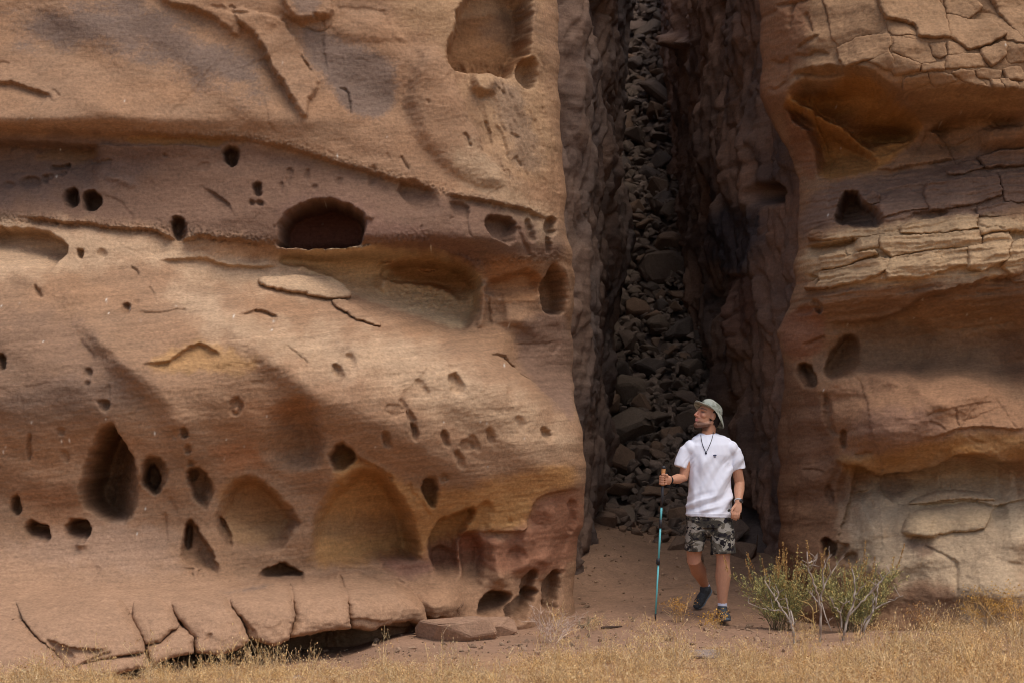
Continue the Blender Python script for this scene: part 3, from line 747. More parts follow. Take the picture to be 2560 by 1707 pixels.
    r.dent([(794, 1291), (807, 1254), (832, 1217), (872, 1186), (918, 1168), (955, 1182), (988, 1220), (1014, 1262), (1040, 1320), (1052, 1374), (1050, 1405), (955, 1404), (778, 1428), (776, 1374), (786, 1328)], 0.56, 26, 230, (0.8, -1), k=1.7)
    r.crack([(895, 1240), (892, 1290), (890, 1320)], -0.015, 3)
    r.crack([(955, 1392), (1000, 1392), (1075, 1400)], 0.02, 3)
    r.dent([(1056, 1215), (1068, 1190), (1082, 1192), (1096, 1215), (1098, 1245), (1090, 1272), (1074, 1262), (1060, 1240)], 0.30, 7, 26, (-1, -0.4))
    r.crack([(1056, 1250), (1064, 1280), (1078, 1292)], 0.05, 6)
    r.dent(ell(1110, 1195, 12, 11), 0.08, 6); r.bump(1112, 1198, 5, 5, 0.04)
    r.crack([(1026, 1205), (1032, 1235), (1048, 1241)], 0.06, 4)
    r.dent([(1076, 1372), (1080, 1334), (1091, 1308), (1118, 1290), (1180, 1272), (1190, 1282), (1160, 1336), (1148, 1372), (1148, 1440), (1090, 1440)], 0.30, 9, 70, (-1, -0.7), k=1.8)
    r.dent([(1160, 1335), (1182, 1284), (1196, 1262), (1215, 1250), (1240, 1262), (1240, 1300), (1210, 1330)], 0.14, 9, 40, (-1, -0.4))
    r.step([(1160, 1322), (1215, 1326), (1300, 1328), (1316, 1308), (1326, 1272), (1343, 1238), (1420, 1226), (1470, 1224)], 0.10, 5, 60, 0.1, lip=0.02)
    r.dent(ell(1274, 1302, 5, 6), 0.04, 4)
    r.dent([(1428, 1248), (1446, 1254), (1446, 1308), (1432, 1340), (1420, 1326), (1424, 1280)], 0.15, 7, 12, (-1, 0))
    r.crack([(1425, 1330), (1412, 1380), (1408, 1440), (1410, 1520)], 0.10, 8)
    r.crack([(1210, 1350), (1206, 1400), (1196, 1450)], 0.06, 12)
    r.crack([(1240, 1340), (1236, 1400), (1250, 1450)], -0.05, 18)
    r.crack([(1330, 1300), (1312, 1380), (1300, 1430)], -0.05, 22)
    r.dent(ell(1290, 1390, 22, 24), 0.08, 14)
    r.crack([(1370, 1250), (1380, 1330), (1350, 1420)], -0.06, 22)
    # undercut feet of the corner
    r.dent([(1080, 1440), (1078, 1372), (1146, 1370), (1150, 1430), (1130, 1470), (1090, 1470)], 0.14, 14, 60, (0, -1))
    r.dent([(1152, 1440), (1150, 1345), (1165, 1325), (1200, 1326), (1212, 1390), (1200, 1470), (1170, 1480)], 0.22, 14, 70, (0, -1))
    r.crack([(1240, 1330), (1238, 1400), (1246, 1470)], -0.10, 24, 0.2)
    r.crack([(1320, 1300), (1300, 1380), (1290, 1450)], -0.08, 24, 0.2)
    r.bump(1246, 1452, 58, 40, 0.10); r.bump(1340, 1410, 40, 30, 0.06)
    r.dent([(1196, 1530), (1204, 1496), (1230, 1476), (1262, 1478), (1280, 1490), (1266, 1512), (1244, 1544), (1200, 1546)], 0.45, 12, 40, (-0.5, -1))
    r.dent([(1262, 1524), (1284, 1502), (1318, 1478), (1342, 1470), (1336, 1500), (1316, 1530), (1306, 1562), (1276, 1560)], 0.55, 10, 30, (-0.6, -1))
    r.dent([(1300, 1490), (1304, 1450), (1326, 1422), (1342, 1428), (1336, 1462), (1322, 1494)], 0.30, 8)
    r.dent([(1364, 1530), (1358, 1480), (1372, 1440), (1390, 1425), (1406, 1432), (1404, 1480), (1398, 1530)], 0.34, 9)
    r.crack([(1372, 1440), (1374, 1490), (1385, 1530)], 0.12, 8)
    r.bump(1110, 1480, 44, 60, 0.16, -5, 3); r.bump(1240, 1560, 45, 24, 0.14, 10); r.bump(1310, 1550, 26, 30, 0.12)
    r.step([(1068, 1534), (1085, 1545), (1105, 1535)], 0.2, 4, 20, 0.1)
    r.dent([(985, 1440), (1040, 1470), (1090, 1545), (1072, 1560), (1040, 1500), (990, 1462)], 0.12, 12)
    r.step([(526, 1472), (604, 1467), (683, 1450), (760, 1441), (811, 1448), (844, 1434), (893, 1431), (934, 1448), (1000, 1456)][::-1], 0.16, 5, 26, 0.15)
    if main:
        # slab ledge: the face drops back behind the loose blocks and under them
        r.dent([(-300, 1510), (300, 1498), (700, 1484), (1000, 1480), (1060, 1518), (1078, 1560), (1078, 1900), (-300, 1900)], 0.34, 8, 160, (0.02, 1), k=1.5)
        r.step([(-300, 1720), (100, 1690), (360, 1640), (480, 1622), (560, 1628), (640, 1602), (760, 1590), (900, 1570), (1080, 1570)], 0.9, 6, 200, 0.02)
    else:
        # worn faces of the blocks, hollowed beside each joint
        for c in ([(320, 1500), (324, 1550), (346, 1585), (361, 1616), (372, 1664)], [(385, 1484), (420, 1515), (442, 1550), (464, 1576), (487, 1600)], [(561, 1490), (583, 1528), (609, 1563), (622, 1603)], [(44, 1559), (88, 1607), (127, 1638), (155, 1675)], [(720, 1470), (740, 1530), (730, 1590)]):
            r.crack(c[::-1], 0.08, 10, 0.25)
        r.step([(120, 1590), (150, 1605), (190, 1612), (250, 1620), (285, 1606)], 0.10, 6, 40, 0.15, lip=0.02)
        r.dent([(100, 1590), (160, 1610), (185, 1640), (175, 1690), (140, 1660)], 0.12, 12)
        r.crack([(205, 1498), (220, 1525), (232, 1540)], 0.02, 4)
        r.crack([(197, 1662), (250, 1640), (285, 1618)], 0.05, 3); r.crack([(263, 1650), (330, 1634), (358, 1624)], 0.05, 3)
        r.step([(500, 1592), (520, 1578), (534, 1578), (528, 1595), (520, 1620)], 0.05, 4, 24, 0.1)
        r.dent([(590, 1540), (615, 1548), (650, 1590), (630, 1600), (600, 1565)], 0.06, 9)
        r.crack([(640, 1500), (670, 1530), (690, 1550)], 0.03, 7); r.crack([(660, 1490), (700, 1530), (730, 1560)], 0.03, 7)
        for a, b in ((770, 1470), (815, 1465), (868, 1455), (915, 1460), (963, 1470), (1000, 1480)):
            r.crack([(a, b), (a + 22, b + 35), (a + 34, b + 75)], 0.05, 9, 0.25)
        r.step([(850, 1555), (905, 1540), (940, 1548), (990, 1545)], 0.06, 4, 26, 0.15)
        r.step([(935, 1568), (985, 1558), (1035, 1562), (1070, 1570)], 0.1, 3, 20, 0.1)
        r.d += 0.03 * fbm(U / 60, V / 45, 95, 3)
    return r.finish(0.82)

def face_points(X, Z, C, relief, back=None, extra=None, u_over=None, fade=None):
    """base points of a face on a world grid, then relief along its own normal"""
    u, v, Y = C.uv(X, Z)
    if back is not None: Y = Y + back
    P = np.stack([X, Y, Z], -1)
    n = normals(P)
    n[n[..., 1] > 0] *= -1
    n = n * np.array([0.35, 0.35, 0.0]) + np.array([0, -0.65, 0]); n /= np.linalg.norm(n, axis=2, keepdims=True)
    if u_over is not None: u = u_over(u, v)
    r = relief(u, v)
    d = r.d.reshape(X.shape)
    if fade is not None: d = d * fade
    if extra is not None: d = d + extra(u, v)
    return P + n * d[..., None], r.c.reshape(X.shape + (3,))

def edge_x(C, pts, Z, add):
    """x of a silhouette edge given as (v, u) for heights Z"""
    vs = np.array([p[0] for p in pts], float); us = np.array([p[1] for p in pts], float)
    Y = np.full(Z.shape, 16.5)
    for _ in range(10):
        v = HV - F * (Z - CZ) / Y
        ue = np.interp(v, vs, us) 
        Y = C(ue, v) + add
    ue = ue + 8 * pn(v / 85, v * 0, 7) + 3 * pn(v / 34, v * 0, 9) + 1.0 * pn(v / 15, v * 0, 8)
    return (ue - 1280) / F * Y, Y

# rows of the grid: fine in the lower five metres, coarse above
DZ = 0.0090
ZR = np.concatenate([np.arange(-0.35, 5.35, DZ), np.linspace(5.37, 12.5, 90)])

LEFT_EDGE = [(-3000, 1380), (-300, 1388), (0, 1393), (120, 1396), (250, 1400), (350, 1402), (450, 1410), (560, 1416), (600, 1420), (640, 1430), (690, 1436), (740, 1434), (800, 1430), (900, 1434), (980, 1438), (1040, 1446), (1090, 1456), (1150, 1462), (1230, 1466), (1280, 1460), (1340, 1446), (1420, 1438), (1500, 1438), (1600, 1440), (2000, 1440)]

def build_left():
    RD = 0.62
    xc, ye = edge_x(LC, LEFT_EDGE, ZR, RD * 0.7)
    a = np.concatenate([np.linspace(0, 0.30, 40)[:-1], np.linspace(0.30, 1.0, 600)])
    X0 = -7.2
    # put the fine columns where the picture looks
    X = X0 + (xc[:, None] - X0) * (1 - (1 - a[None, :]) * 1.0)
    fine = -4.75
    A = np.concatenate([np.linspace(X0, fine, 50)[:-1]])
    nf = 570
    X = np.concatenate([np.repeat(A[None, :], ZR.size, 0), fine + (xc[:, None] - fine) * np.linspace(0, 1, nf)[None, :]], 1)
    Z = np.repeat(ZR[:, None], X.shape[1], 1)
    t = np.clip((X - (xc[:, None] - RD)) / RD, 0, 1)
    back = 0.8 * RD * (1 - np.sqrt(np.clip(1 - t ** 2 * 0.985, 0, 1)))
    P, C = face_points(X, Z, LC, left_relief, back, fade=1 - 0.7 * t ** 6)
    # the face that turns into the cleft
    ks = np.linspace(0, 1, 110)[1:] ** 1.3
    side = np.repeat(P[:, -1:, :], ks.size, 1)
    side[..., 1] += ks[None, :] * 6.0
    zz = side[..., 2]; yy = side[..., 1]
    side[..., 0] -= 0.3 * ks[None, :] + 0.14 * sm(ks[None, :] / 0.1) * np.abs(fbm(yy * 1.1, zz * 0.8, 120, 4))
    sc = np.repeat(C[:, -1:, :], ks.size, 1) * (1 + 0.25 * fbm(yy * 2.2, zz * 1.2, 121, 4))[..., None]
    P = np.concatenate([P, side], 1); C = np.concatenate([C, sc], 1)
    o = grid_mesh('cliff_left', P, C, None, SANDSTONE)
    tag(o, 'tall tan sandstone cliff face full of small caves and hollows', None, None, 'structure')
    return o

def build_piece(name, poly, C, relief, parent, out=0.0, rim=0.06, w=14, tilt=None, dr=0.25, st=0.0075, jit=1.0, flat_top=False, bulge=0.0, grow=0.0, ch=1):
    """one block of a face: a patch of it with rounded edges that run back into the rock"""
    p = chaikin(poly, True, ch)
    um, vm = p[:, 0].mean(), p[:, 1].mean()
    Ym = float(C(np.array([um]), np.array([vm]))[0])
    lo = p.min(0) - 14; hi = p.max(0) + 14
    xs = np.arange((lo[0] - 1280) / F * Ym - 0.1, (hi[0] - 1280) / F * Ym + 0.1, st)
    zs = np.arange(CZ + (HV - hi[1]) / F * Ym - 0.15, CZ + (HV - lo[1]) / F * Ym + 0.15, st)
    X, Z = np.meshgrid(xs, zs)
    u, v, Y = C.uv(X, Z)
    P = np.stack([X, Y, Z], -1)
    n = normals(P); n[n[..., 1] > 0] *= -1
    n = n * np.array([0.35, 0.35, 0.0]) + np.array([0, -0.65, 0]); n /= np.linalg.norm(n, axis=2, keepdims=True)
    r = relief(u, v)
    sd, nx, ny = r.sdf(np.arange(u.size), p)
    sd = sd + grow
    rr = np.full(sd.shape, float(rim))
    if flat_top: rr = rim * (1 - 0.88 * np.clip(ny, 0, 1))
    t = np.clip(sd / w, 0, 1)
    off = out - rr * (1 - np.sqrt(np.clip(1 - (1 - t) ** 2, 0, 1)))
    off = off + bulge * (1 - np.exp(-np.clip(sd, 0, None) / (2.2 * w)))
    if tilt is not None: off = off + tilt[0] * (u.ravel() - um) / 100 + tilt[1] * (v.ravel() - vm) / 100
    off = off - np.clip(-sd / 4.0, 0, 1) * dr
    P = P + n * (r.d + off).reshape(X.shape)[..., None]
    keep = (sd > -7).reshape(X.shape)
    if not keep.any(): return None
    return grid_mesh(name, P, r.c.reshape(X.shape + (3,)), keep, SANDSTONE, parent)

cliff_left = build_left()
LTILT = [(0.02, 0.0), (0.05, -0.04), (0.02, 0.02), (0.10, 0.02), (0.06, 0.04), (0.10, -0.03), (0.08, -0.02), (0.03, -0.04), (0.02, -0.05)]
for k, poly in enumerate(LEDGE):
    build_piece('rock_block', poly, LC, lambda u, v: left_relief(u, v, False), cliff_left, 0.02, 0.10, 15, flat_top=True, bulge=0.085, grow=2.5, ch=0, st=0.009, tilt=LTILT[k])
# the loose slab lying on the bulge and the rib under it
build_piece('rock_slab', [(644, 694), (662, 688), (700, 692), (758, 686), (815, 688), (842, 692), (872, 721), (884, 738), (872, 746), (829, 752), (776, 740), (729, 731), (676, 724), (648, 714)], LC, left_relief, cliff_left, 0.10, 0.07, 10, bulge=0.03)
build_piece('rock_slab', [(826, 752), (860, 748), (886, 760), (914, 784), (938, 798), (954, 816), (932, 814), (900, 802), (866, 784), (838, 768)], LC, left_relief, cliff_left, 0.08, 0.05, 8, bulge=0.02)
# ------------------------------------------------------------------ the cliff across the cleft
RU = [1800, 1900, 1960, 2060, 2200, 2400, 2560, 3000, 3800]
RROWS = [
    (-3400, 18.6, 18.4, 18.2, 18.0, 17.9, 17.8, 17.8, 17.8, 17.8),
    (-300, 17.0, 16.8, 16.6, 16.4, 16.3, 16.2, 16.2, 16.2, 16.3),
    (0,    16.9, 16.6, 16.45, 16.2, 15.9, 15.75, 15.75, 15.8, 15.9),
    (120,  16.9, 16.6, 16.38, 16.02, 15.62, 15.45, 15.45, 15.5, 15.6),
    (190,  16.9, 16.65, 16.42, 16.05, 15.62, 15.36, 15.36, 15.4, 15.5),
    (235,  16.9, 16.7, 16.5, 16.2, 15.8, 15.48, 15.42, 15.46, 15.6),
    (290,  17.0, 16.8, 16.7, 16.45, 16.25, 16.0, 15.7, 15.75, 15.8),
    (350,  17.1, 16.95, 16.85, 16.68, 16.5, 16.2, 15.9, 15.9, 16.0),
    (400,  17.1, 16.98, 16.88, 16.72, 16.45, 16.2, 16.1, 16.1, 16.1),
    (450,  17.1, 16.95, 16.85, 16.62, 16.32, 16.05, 15.98, 16.0, 16.1),
    (520,  17.0, 16.9, 16.8, 16.45, 16.12, 15.9, 15.82, 15.85, 15.9),
    (590,  17.0, 16.85, 16.7, 16.25, 15.9, 15.72, 15.66, 15.66, 15.8),
    (690,  17.0, 16.85, 16.66, 16.15, 15.82, 15.66, 15.62, 15.62, 15.8),
    (750,  17.0, 16.85, 16.62, 16.18, 15.92, 15.76, 15.72, 15.72, 15.9),
    (800,  17.0, 16.82, 16.6, 16.38, 16.24, 16.1, 16.0, 16.0, 16.0),
    (860,  17.0, 16.8, 16.6, 16.5, 16.42, 16.3, 16.26, 16.2, 16.2),
    (915,  17.0, 16.8, 16.6, 16.5, 16.32, 16.16, 16.26, 16.2, 16.2),
    (955,  17.0, 16.8, 16.62, 16.36, 15.96, 15.84, 15.98, 16.0, 16.0),
    (1010, 17.0, 16.8, 16.66, 16.3, 15.76, 15.62, 15.7, 15.8, 15.8),
    (1080, 17.0, 16.8, 16.7, 16.34, 15.7, 15.54, 15.58, 15.7, 15.7),
    (1130, 17.0, 16.8, 16.7, 16.4, 15.8, 15.66, 15.64, 15.7, 15.7),
    (1190, 17.0, 16.8, 16.68, 16.44, 16.12, 16.04, 15.98, 15.9, 15.9),
    (1250, 17.0, 16.78, 16.66, 16.4, 16.1, 15.98, 15.92, 15.86, 15.9),
    (1320, 17.0, 16.75, 16.64, 16.32, 15.94, 15.78, 15.72, 15.7, 15.8),
    (1420, 17.0, 16.7, 16.6, 16.26, 15.86, 15.64, 15.56, 15.55, 15.6),
    (1520, 17.0, 16.7, 16.55, 16.24, 15.8, 15.5, 15.38, 15.35, 15.4),
    (1900, 17.0, 16.7, 16.55, 16.2, 15.7, 15.4, 15.2, 15.2, 15.2),
]
RC = Ctrl(RU, RROWS, 35, 16)

BLOCKS = [
    [(400, -120), (690, -120), (700, 0), (760, 90), (768, 178), (640, 200), (515, 250), (482, 205), (472, 130)],
    [(700, -120), (1040, -120), (1056, 0), (1100, 70), (1103, 205), (955, 198), (942, 138), (775, 108), (742, 55)],
    [(778, 120), (936, 142), (948, 192), (800, 196), (778, 180)],
    [(1064, -60), (1200, -80), (1290, 40), (1220, 95), (1108, 58)],
    [(1112, 68), (1225, 104), (1330, 110), (1430, 188), (1340, 230), (1235, 262), (1112, 205)],
    [(1235, 100), (1300, 50), (1400, 90), (1490, 170), (1524, 240), (1440, 215), (1420, 175), (1330, 102)],
    [(1300, -60), (1480, -80), (1560, 60), (1560, 260), (1500, 170), (1400, 80)],
    [(515, 262), (640, 212), (770, 192), (792, 218), (788, 296), (720, 328), (640, 345), (560, 385), (515, 330)],
    [(808, 208), (1005, 228), (1020, 280), (1036, 330), (968, 344), (880, 318), (808, 286)],
    [(1022, 240), (1086, 238), (1098, 298), (1058, 318), (1030, 300)],
    [(1104, 234), (1208, 242), (1220, 285), (1110, 300)],
    [(1095, 312), (1225, 292), (1288, 292), (1330, 358), (1180, 370), (1092, 372)],
    [(1300, 262), (1418, 232), (1420, 296), (1350, 355), (1310, 320)],
    [(1425, 232), (1560, 262), (1560, 330), (1430, 345)],
    [(680, 350), (740, 322), (790, 300), (832, 385), (760, 380)],
    [(800, 300), (870, 325), (955, 352), (950, 384), (850, 405), (810, 400)],
    [(964, 352), (1085, 336), (1082, 378), (968, 388)],
    [(865, 505), (884, 428), (1000, 398), (1010, 455), (905, 490)],
    [(1012, 402), (1070, 398), (1130, 415), (1150, 448), (1045, 468), (1015, 450)],
    [(1134, 400), (1180, 382), (1255, 388), (1330, 480), (1200, 450)],
    [(1268, 382), (1330, 372), (1402, 382), (1390, 418), (1285, 418)],
    [(1392, 425), (1440, 425), (1482, 462), (1490, 498), (1425, 502)],
    [(1412, 372), (1500, 366), (1530, 400), (1520, 440), (1432, 420)],
    [(1340, 425), (1388, 428), (1420, 505), (1345, 478)],
    [(1494, 455), (1560, 440), (1560, 505), (1496, 500)],
]
STRATA = [
    [(345, 1290), (360, 1262), (480, 1245), (640, 1238), (760, 1225), (845, 1232), (850, 1260), (740, 1275), (560, 1290), (420, 1300)],
    [(850, 1232), (930, 1185), (960, 1200), (1110, 1180), (1272, 1168), (1274, 1245), (1100, 1262), (960, 1275), (858, 1262)],
    [(540, 1310), (640, 1296), (730, 1290), (725, 1340), (640, 1362), (560, 1398), (545, 1360)],
    [(415, 1400), (530, 1372), (556, 1402), (700, 1365), (720, 1385), (560, 1440), (420, 1468)],
    [(1278, 1195), (1420, 1180), (1560, 1170), (1560, 1245), (1420, 1262), (1280, 1280)],
    [(735, 1300), (1000, 1280), (1275, 1262), (1290, 1330), (1210, 1345), (1000, 1360), (800, 1400), (735, 1345)],
    [(1300, 1285), (1440, 1268), (1460, 1310), (1420, 1420), (1290, 1480), (1210, 1450), (1205, 1350), (1295, 1330)],
    [(420, 1480), (560, 1450), (740, 1405), (800, 1412), (780, 1470), (640, 1530), (470, 1560), (330, 1570)],
    [(790, 1412), (1000, 1368), (1200, 1350), (1205, 1440), (1000, 1500), (790, 1520), (775, 1480)],
    [(1465, 1320), (1560, 1290), (1560, 1540), (1480, 1530), (1410, 1450), (1440, 1380)],
    [(1000, 1000), (1120, 985), (1380, 960), (1400, 1060), (1240, 1110), (1010, 1150), (980, 1060)],
    [(1390, 940), (1560, 920), (1560, 1100), (1420, 1090), (1400, 1000)],
    [(730, 1120), (800, 1040), (900, 1030), (985, 1070), (1005, 1130), (860, 1160), (750, 1180)],
    [(1100, 905), (1250, 870), (1310, 900), (1200, 950), (1110, 945)],
    [(1280, 850), (1420, 815), (1560, 800), (1560, 890), (1400, 905), (1320, 905)],
    [(632, 1075), (700, 1040), (735, 1060), (725, 1105), (660, 1112)],
    [(1270, 1120), (1420, 1100), (1560, 1110), (1560, 1165), (1400, 1175), (1272, 1165)],
]

def right_relief(u, v, main=True):
    r = Relief(u, v)
    U, V = r.u, r.v
    r.fill(S(146, 108, 80))
    r.tint(0.5 * sm(0.4 + 1.4 * fbm(U / 160, V / 70, 221, 5)), S(124, 90, 68))
    # upper blocks
    r.patch([(1900, -400), (2700, -400), (2700, 250), (2300, 240), (2150, 180), (2000, 210), (1900, 260)], S(158, 122, 90), 0.7, 20, 0.5, 231)
    r.patch([(1850, -200), (2010, -200), (2030, 60), (1990, 170), (1960, 280), (1890, 300)], S(132, 90, 66), 0.75, 22, 0.8, 232)
    # golden caves
    r.patch(Z7((240, 500), (400, 440), (560, 385), (700, 400), (860, 520), (1000, 660), (940, 760), (740, 920), (500, 980), (400, 960), (390, 720), (240, 600)), S(166, 112, 50), 0.9, 8, 0.4, 233)
    r.patch(Z7((200, 560), (400, 640), (420, 980), (360, 960), (260, 780)), S(128, 84, 58), 0.8, 10, 0.5, 234)
    r.patch(Z7((430, 560), (640, 560), (700, 680), (560, 690)), S(160, 106, 62), 0.6, 16, 0.8, 235)
    r.patch(Z7((900, 520), (1330, 490), (1524, 520), (1524, 620), (1050, 700), (960, 640)), S(140, 100, 62), 0.6, 14, 0.6, 236)
    # layered rock
    r.patch(Z7((380, 1000), (900, 930), (1250, 800), (1600, 790), (1600, 1150), (900, 1200), (420, 1230), (290, 1300)), S(118, 92, 82), 0.75, 14, 0.7, 237)
    r.patch(Z7((330, 1290), (900, 1200), (1600, 1160), (1600, 1500), (900, 1540), (320, 1580)), S(190, 156, 120), 0.85, 14, 0.7, 238)
    r.patch(Z8((170, 240), (300, 100), (420, 200), (380, 360), (240, 400)), S(136, 88, 66), 0.8, 10, 0.6, 239)
    # hollow under the layers
    r.patch(Z8((480, 260), (900, 80), (1400, 20), (1400, 620), (1200, 480), (900, 440), (640, 420), (540, 420)), S(122, 92, 70), 0.6, 26, 0.8, 240)
    r.patch(Z8((720, 200), (1000, 80), (1400, 160), (1300, 260), (900, 260)), S(160, 116, 78), 0.55, 20, 1.0, 241)
    r.patch(Z8((1200, 300), (1400, 240), (1400, 560), (1280, 480)), S(104, 70, 50), 0.6, 26, 0.8, 242)
    r.patch(Z8((400, 300), (560, 250), (590, 400), (480, 480), (400, 470)), S(118, 78, 48), 0.7, 10, 0.5, 243)
    # the round bulge
    r.patch(Z8((370, 500), (640, 420), (870, 480), (1180, 480), (1400, 640), (1400, 880), (1000, 850), (660, 960), (430, 880)), S(158, 114, 84), 0.7, 26, 0.6, 244)
    r.patch(Z8((560, 650), (900, 600), (1000, 740), (700, 800), (520, 760)), S(128, 94, 82), 0.5, 22, 1.0, 245)
    r.patch(Z8((430, 850), (700, 860), (960, 770), (1200, 740), (1400, 760), (1400, 890), (1200, 870), (1000, 860), (840, 950), (520, 960)), S(170, 122, 68), 0.75, 14, 0.6, 246)
    r.patch(Z8((960, 860), (1000, 790), (1080, 800), (1200, 850), (1000, 870)), S(160, 106, 48), 0.7, 8, 0.6, 247)
    # dark brown flank that turns into the cleft, part of its shade put in the colour
    r.patch(Z8((150, 420), (260, 400), (380, 520), (440, 900), (520, 1000), (500, 1100), (440, 1350), (380, 1500), (150, 1560), (140, 800)), S(112, 76, 54), 0.75, 14, 0.7, 248)
    r.patch(Z8((270, 600), (420, 560), (440, 900), (440, 1100), (300, 1100), (260, 800)), S(120, 86, 68), 0.5, 22, 0.9, 249)
    # pale foot
    r.patch(Z8((520, 1090), (640, 1000), (700, 960), (1000, 900), (1400, 900), (1400, 1700), (820, 1700), (760, 1450), (560, 1400), (480, 1300)), S(186, 160, 132), 0.8, 40, 0.6, 250)
    r.patch(Z8((640, 1000), (720, 950), (860, 960), (800, 1080), (700, 1060)), S(122, 92, 76), 0.7, 14, 0.8, 251)
    r.patch(Z8((770, 1110), (1000, 1070), (1230, 1090), (1200, 1200), (900, 1260), (770, 1240)), S(186, 156, 122), 0.6, 20, 0.8, 252)
    r.patch(Z8((1240, 1120), (1400, 1060), (1400, 1250), (1260, 1240)), S(158, 138, 116), 0.6, 20, 0.8, 253)
    r.patch(Z8((800, 1250), (960, 1290), (900, 1360), (800, 1330)), S(112, 80, 66), 0.65, 12, 0.9, 254)
    r.patch(Z8((760, 1500), (900, 1460), (1040, 1500), (1100, 1700), (760, 1700)), S(116, 78, 56), 0.8, 20, 0.8, 255)
    lam = fbm(U / 230, (V + 0.12 * U + 6 * pn(U / 150, V / 60, 271)) / 6.5, 272, 4, 0.7)
    strat = sm((V - 370) / 40) * sm((800 - V) / 40)
    r.c *= (1 + (0.12 + 0.14 * strat) * lam)[:, None]
    r.mottle(0.16, 90, 50, 273, 5, 0.1)
    r.mottle(0.12, 10, 7, 274, 3); r.mottle(0.08, 5, 4, 275, 2)
    rs = np.random.default_rng(31)
    for k in range(14):
        cu, cv = rs.uniform(2050, 2560), rs.uniform(40, 1150)
        i = np.nonzero((abs(r.u0 - cu) < 6) & (abs(r.v0 - cv) < 12))[0]
        e = ((r.u0[i] - cu) / 1.3) ** 2 + ((r.v0[i] - cv) / rs.uniform(1.5, 4)) ** 2
        r.tint(0.8 * np.exp(-e), S(225, 220, 215), i)
    # ---------- relief
    r.d += 0.045 * fbm(U / 150, V / 110, 281, 4) + 0.012 * fbm(U / 36, V / 26, 282, 4) + 0.005 * fbm(U / 12, V / 9, 283, 3)
    wv = V + 0.11 * U + 7 * pn(U / 130, V / 70, 284)
    st = fbm(U / 190, wv / 12, 285, 4, 0.6)
    r.d += (0.006 + 0.04 * strat) * st
    r.d += 0.07 * pn((V + 0.16 * U) / 62, U / 260, 290) + 0.05 * pn(U / 90, V / 130, 291)
    # cracked left of the blocks
    for a in (((180, 30), (300, 10), (360, -10)), ((290, 0), (270, 60), (250, 160)), ((90, 60), (130, 62), (200, 50)), ((330, 60), (360, 120), (380, 180)),
              ((280, 270), (310, 240), (360, 210), (420, 190)), ((250, 300), (240, 380), (210, 440)), ((160, 300), (200, 330), (240, 300)), ((260, 280), (340, 300), (400, 270), (480, 290)), ((130, 450), (180, 480), (220, 420))):
        r.crack(Z7(*a), 0.07, 3.5)
    r.step(Z7((225, 430), (280, 380), (400, 370), (480, 350), (560, 390), (640, 370), (720, 400), (860, 520), (1000, 490), (1170, 458), (1330, 482), (1450, 500), (1600, 500)), 0.26, 5, 70, 0.05, lip=0.03)
    r.dent(Z7((240, 500), (300, 430), (420, 430), (560, 395), (640, 400), (730, 430), (860, 520), (965, 640), (945, 740), (720, 765), (700, 845), (600, 740), (480, 650), (380, 600), (300, 570)), 0.5, 22, 70, (0.3, -1), k=1.8)
    r.dent(Z7((235, 540), (370, 620), (520, 700), (700, 840), (730, 915), (500, 975), (405, 975), (390, 760), (250, 620)), 0.30, 14, 60, (-0.2, -1), k=1.8)
    r.crack(Z7((230, 540), (370, 625), (520, 710), (700, 845)), -0.07, 8)
    r.step(Z7((1000, 700), (1060, 660), (1200, 600), (1330, 580), (1430, 600), (1600, 600)), 0.34, 5, 34, 0.08)
    r.bump(2515, 335, 75, 30, 0.14, -6, 4)
    r.step(Z7((950, 690), (1020, 680), (1060, 770), (1200, 760), (1290, 690)), 0.08, 5, 30)
    r.step(Z7((700, 850), (800, 830), (940, 745)), -0.10, 4, 40)
    r.step(Z7((680, 915), (860, 910), (1060, 860), (1240, 840)), 0.12, 4, 24)
    # layered rock caves
    r.dent(Z7((490, 1215), (505, 1110), (556, 1048), (620, 1048), (640, 1112), (735, 1150), (772, 1232), (600, 1240)), 0.75, 10, 30, (0, -1))
    r.dent(Z7((660, 1080), (720, 1060), (730, 1110), (680, 1120)), 0.10, 8)
    r.dent(Z7((900, 1180), (1000, 1140), (1120, 1150), (1050, 1190), (920, 1200)), 0.10, 6)
    r.step(Z7((340, 1330), (500, 1305), (640, 1290)), 0.22, 4, 24, 0.1)
    r.step(Z7((330, 1470), (400, 1500), (420, 1540), (330, 1580)), 0.15, 5, 34, 0.1)
    r.crack(Z7((1272, 1170), (1276, 1240), (1420, 1250)), 0.06, 3)
    r.step(Z8((390, 212), (620, 190), (740, 170), (840, 92), (900, 70), (1080, 30), (1150, 0), (1400, -40)), 0.16, 4, 60, 0.06, lip=0.03)
    for a in (((380, 30), (600, 20), (800, -20)), ((420, 80), (640, 60), (860, 20)), ((400, 140), (600, 120), (760, 70)), ((900, 190), (1000, 170), (1250, 130)), ((930, 230), (1100, 240), (1372, 190)), ((1140, 50), (1210, 60), (1300, 30)), ((1140, 160), (1170, 190), (1200, 185))):
        r.crack(Z8(*a), 0.035, 3)
    r.dent(Z8((330, 100), (360, 95), (384, 140), (375, 170), (350, 150)), 0.35, 6, 12, (1, 0))
    r.dent(Z8((260, 150), (330, 110), (350, 160), (280, 170)), 0.10, 8)
    r.step(Z8((270, 320), (330, 290), (420, 260)), 0.05, 3, 24)
    r.crack(Z8((280, 320), (340, 295), (410, 270)), 0.06, 3)
    r.dent(Z8((262, 440), (290, 405), (330, 410), (358, 470), (350, 525), (310, 530), (275, 500)), 0.55, 10, 22, (1, -0.4))
    r.dent(Z8((400, 490), (405, 390), (465, 300), (540, 250), (585, 330), (560, 430), (480, 480)), 0.22, 16, 50, (-1, -0.2))
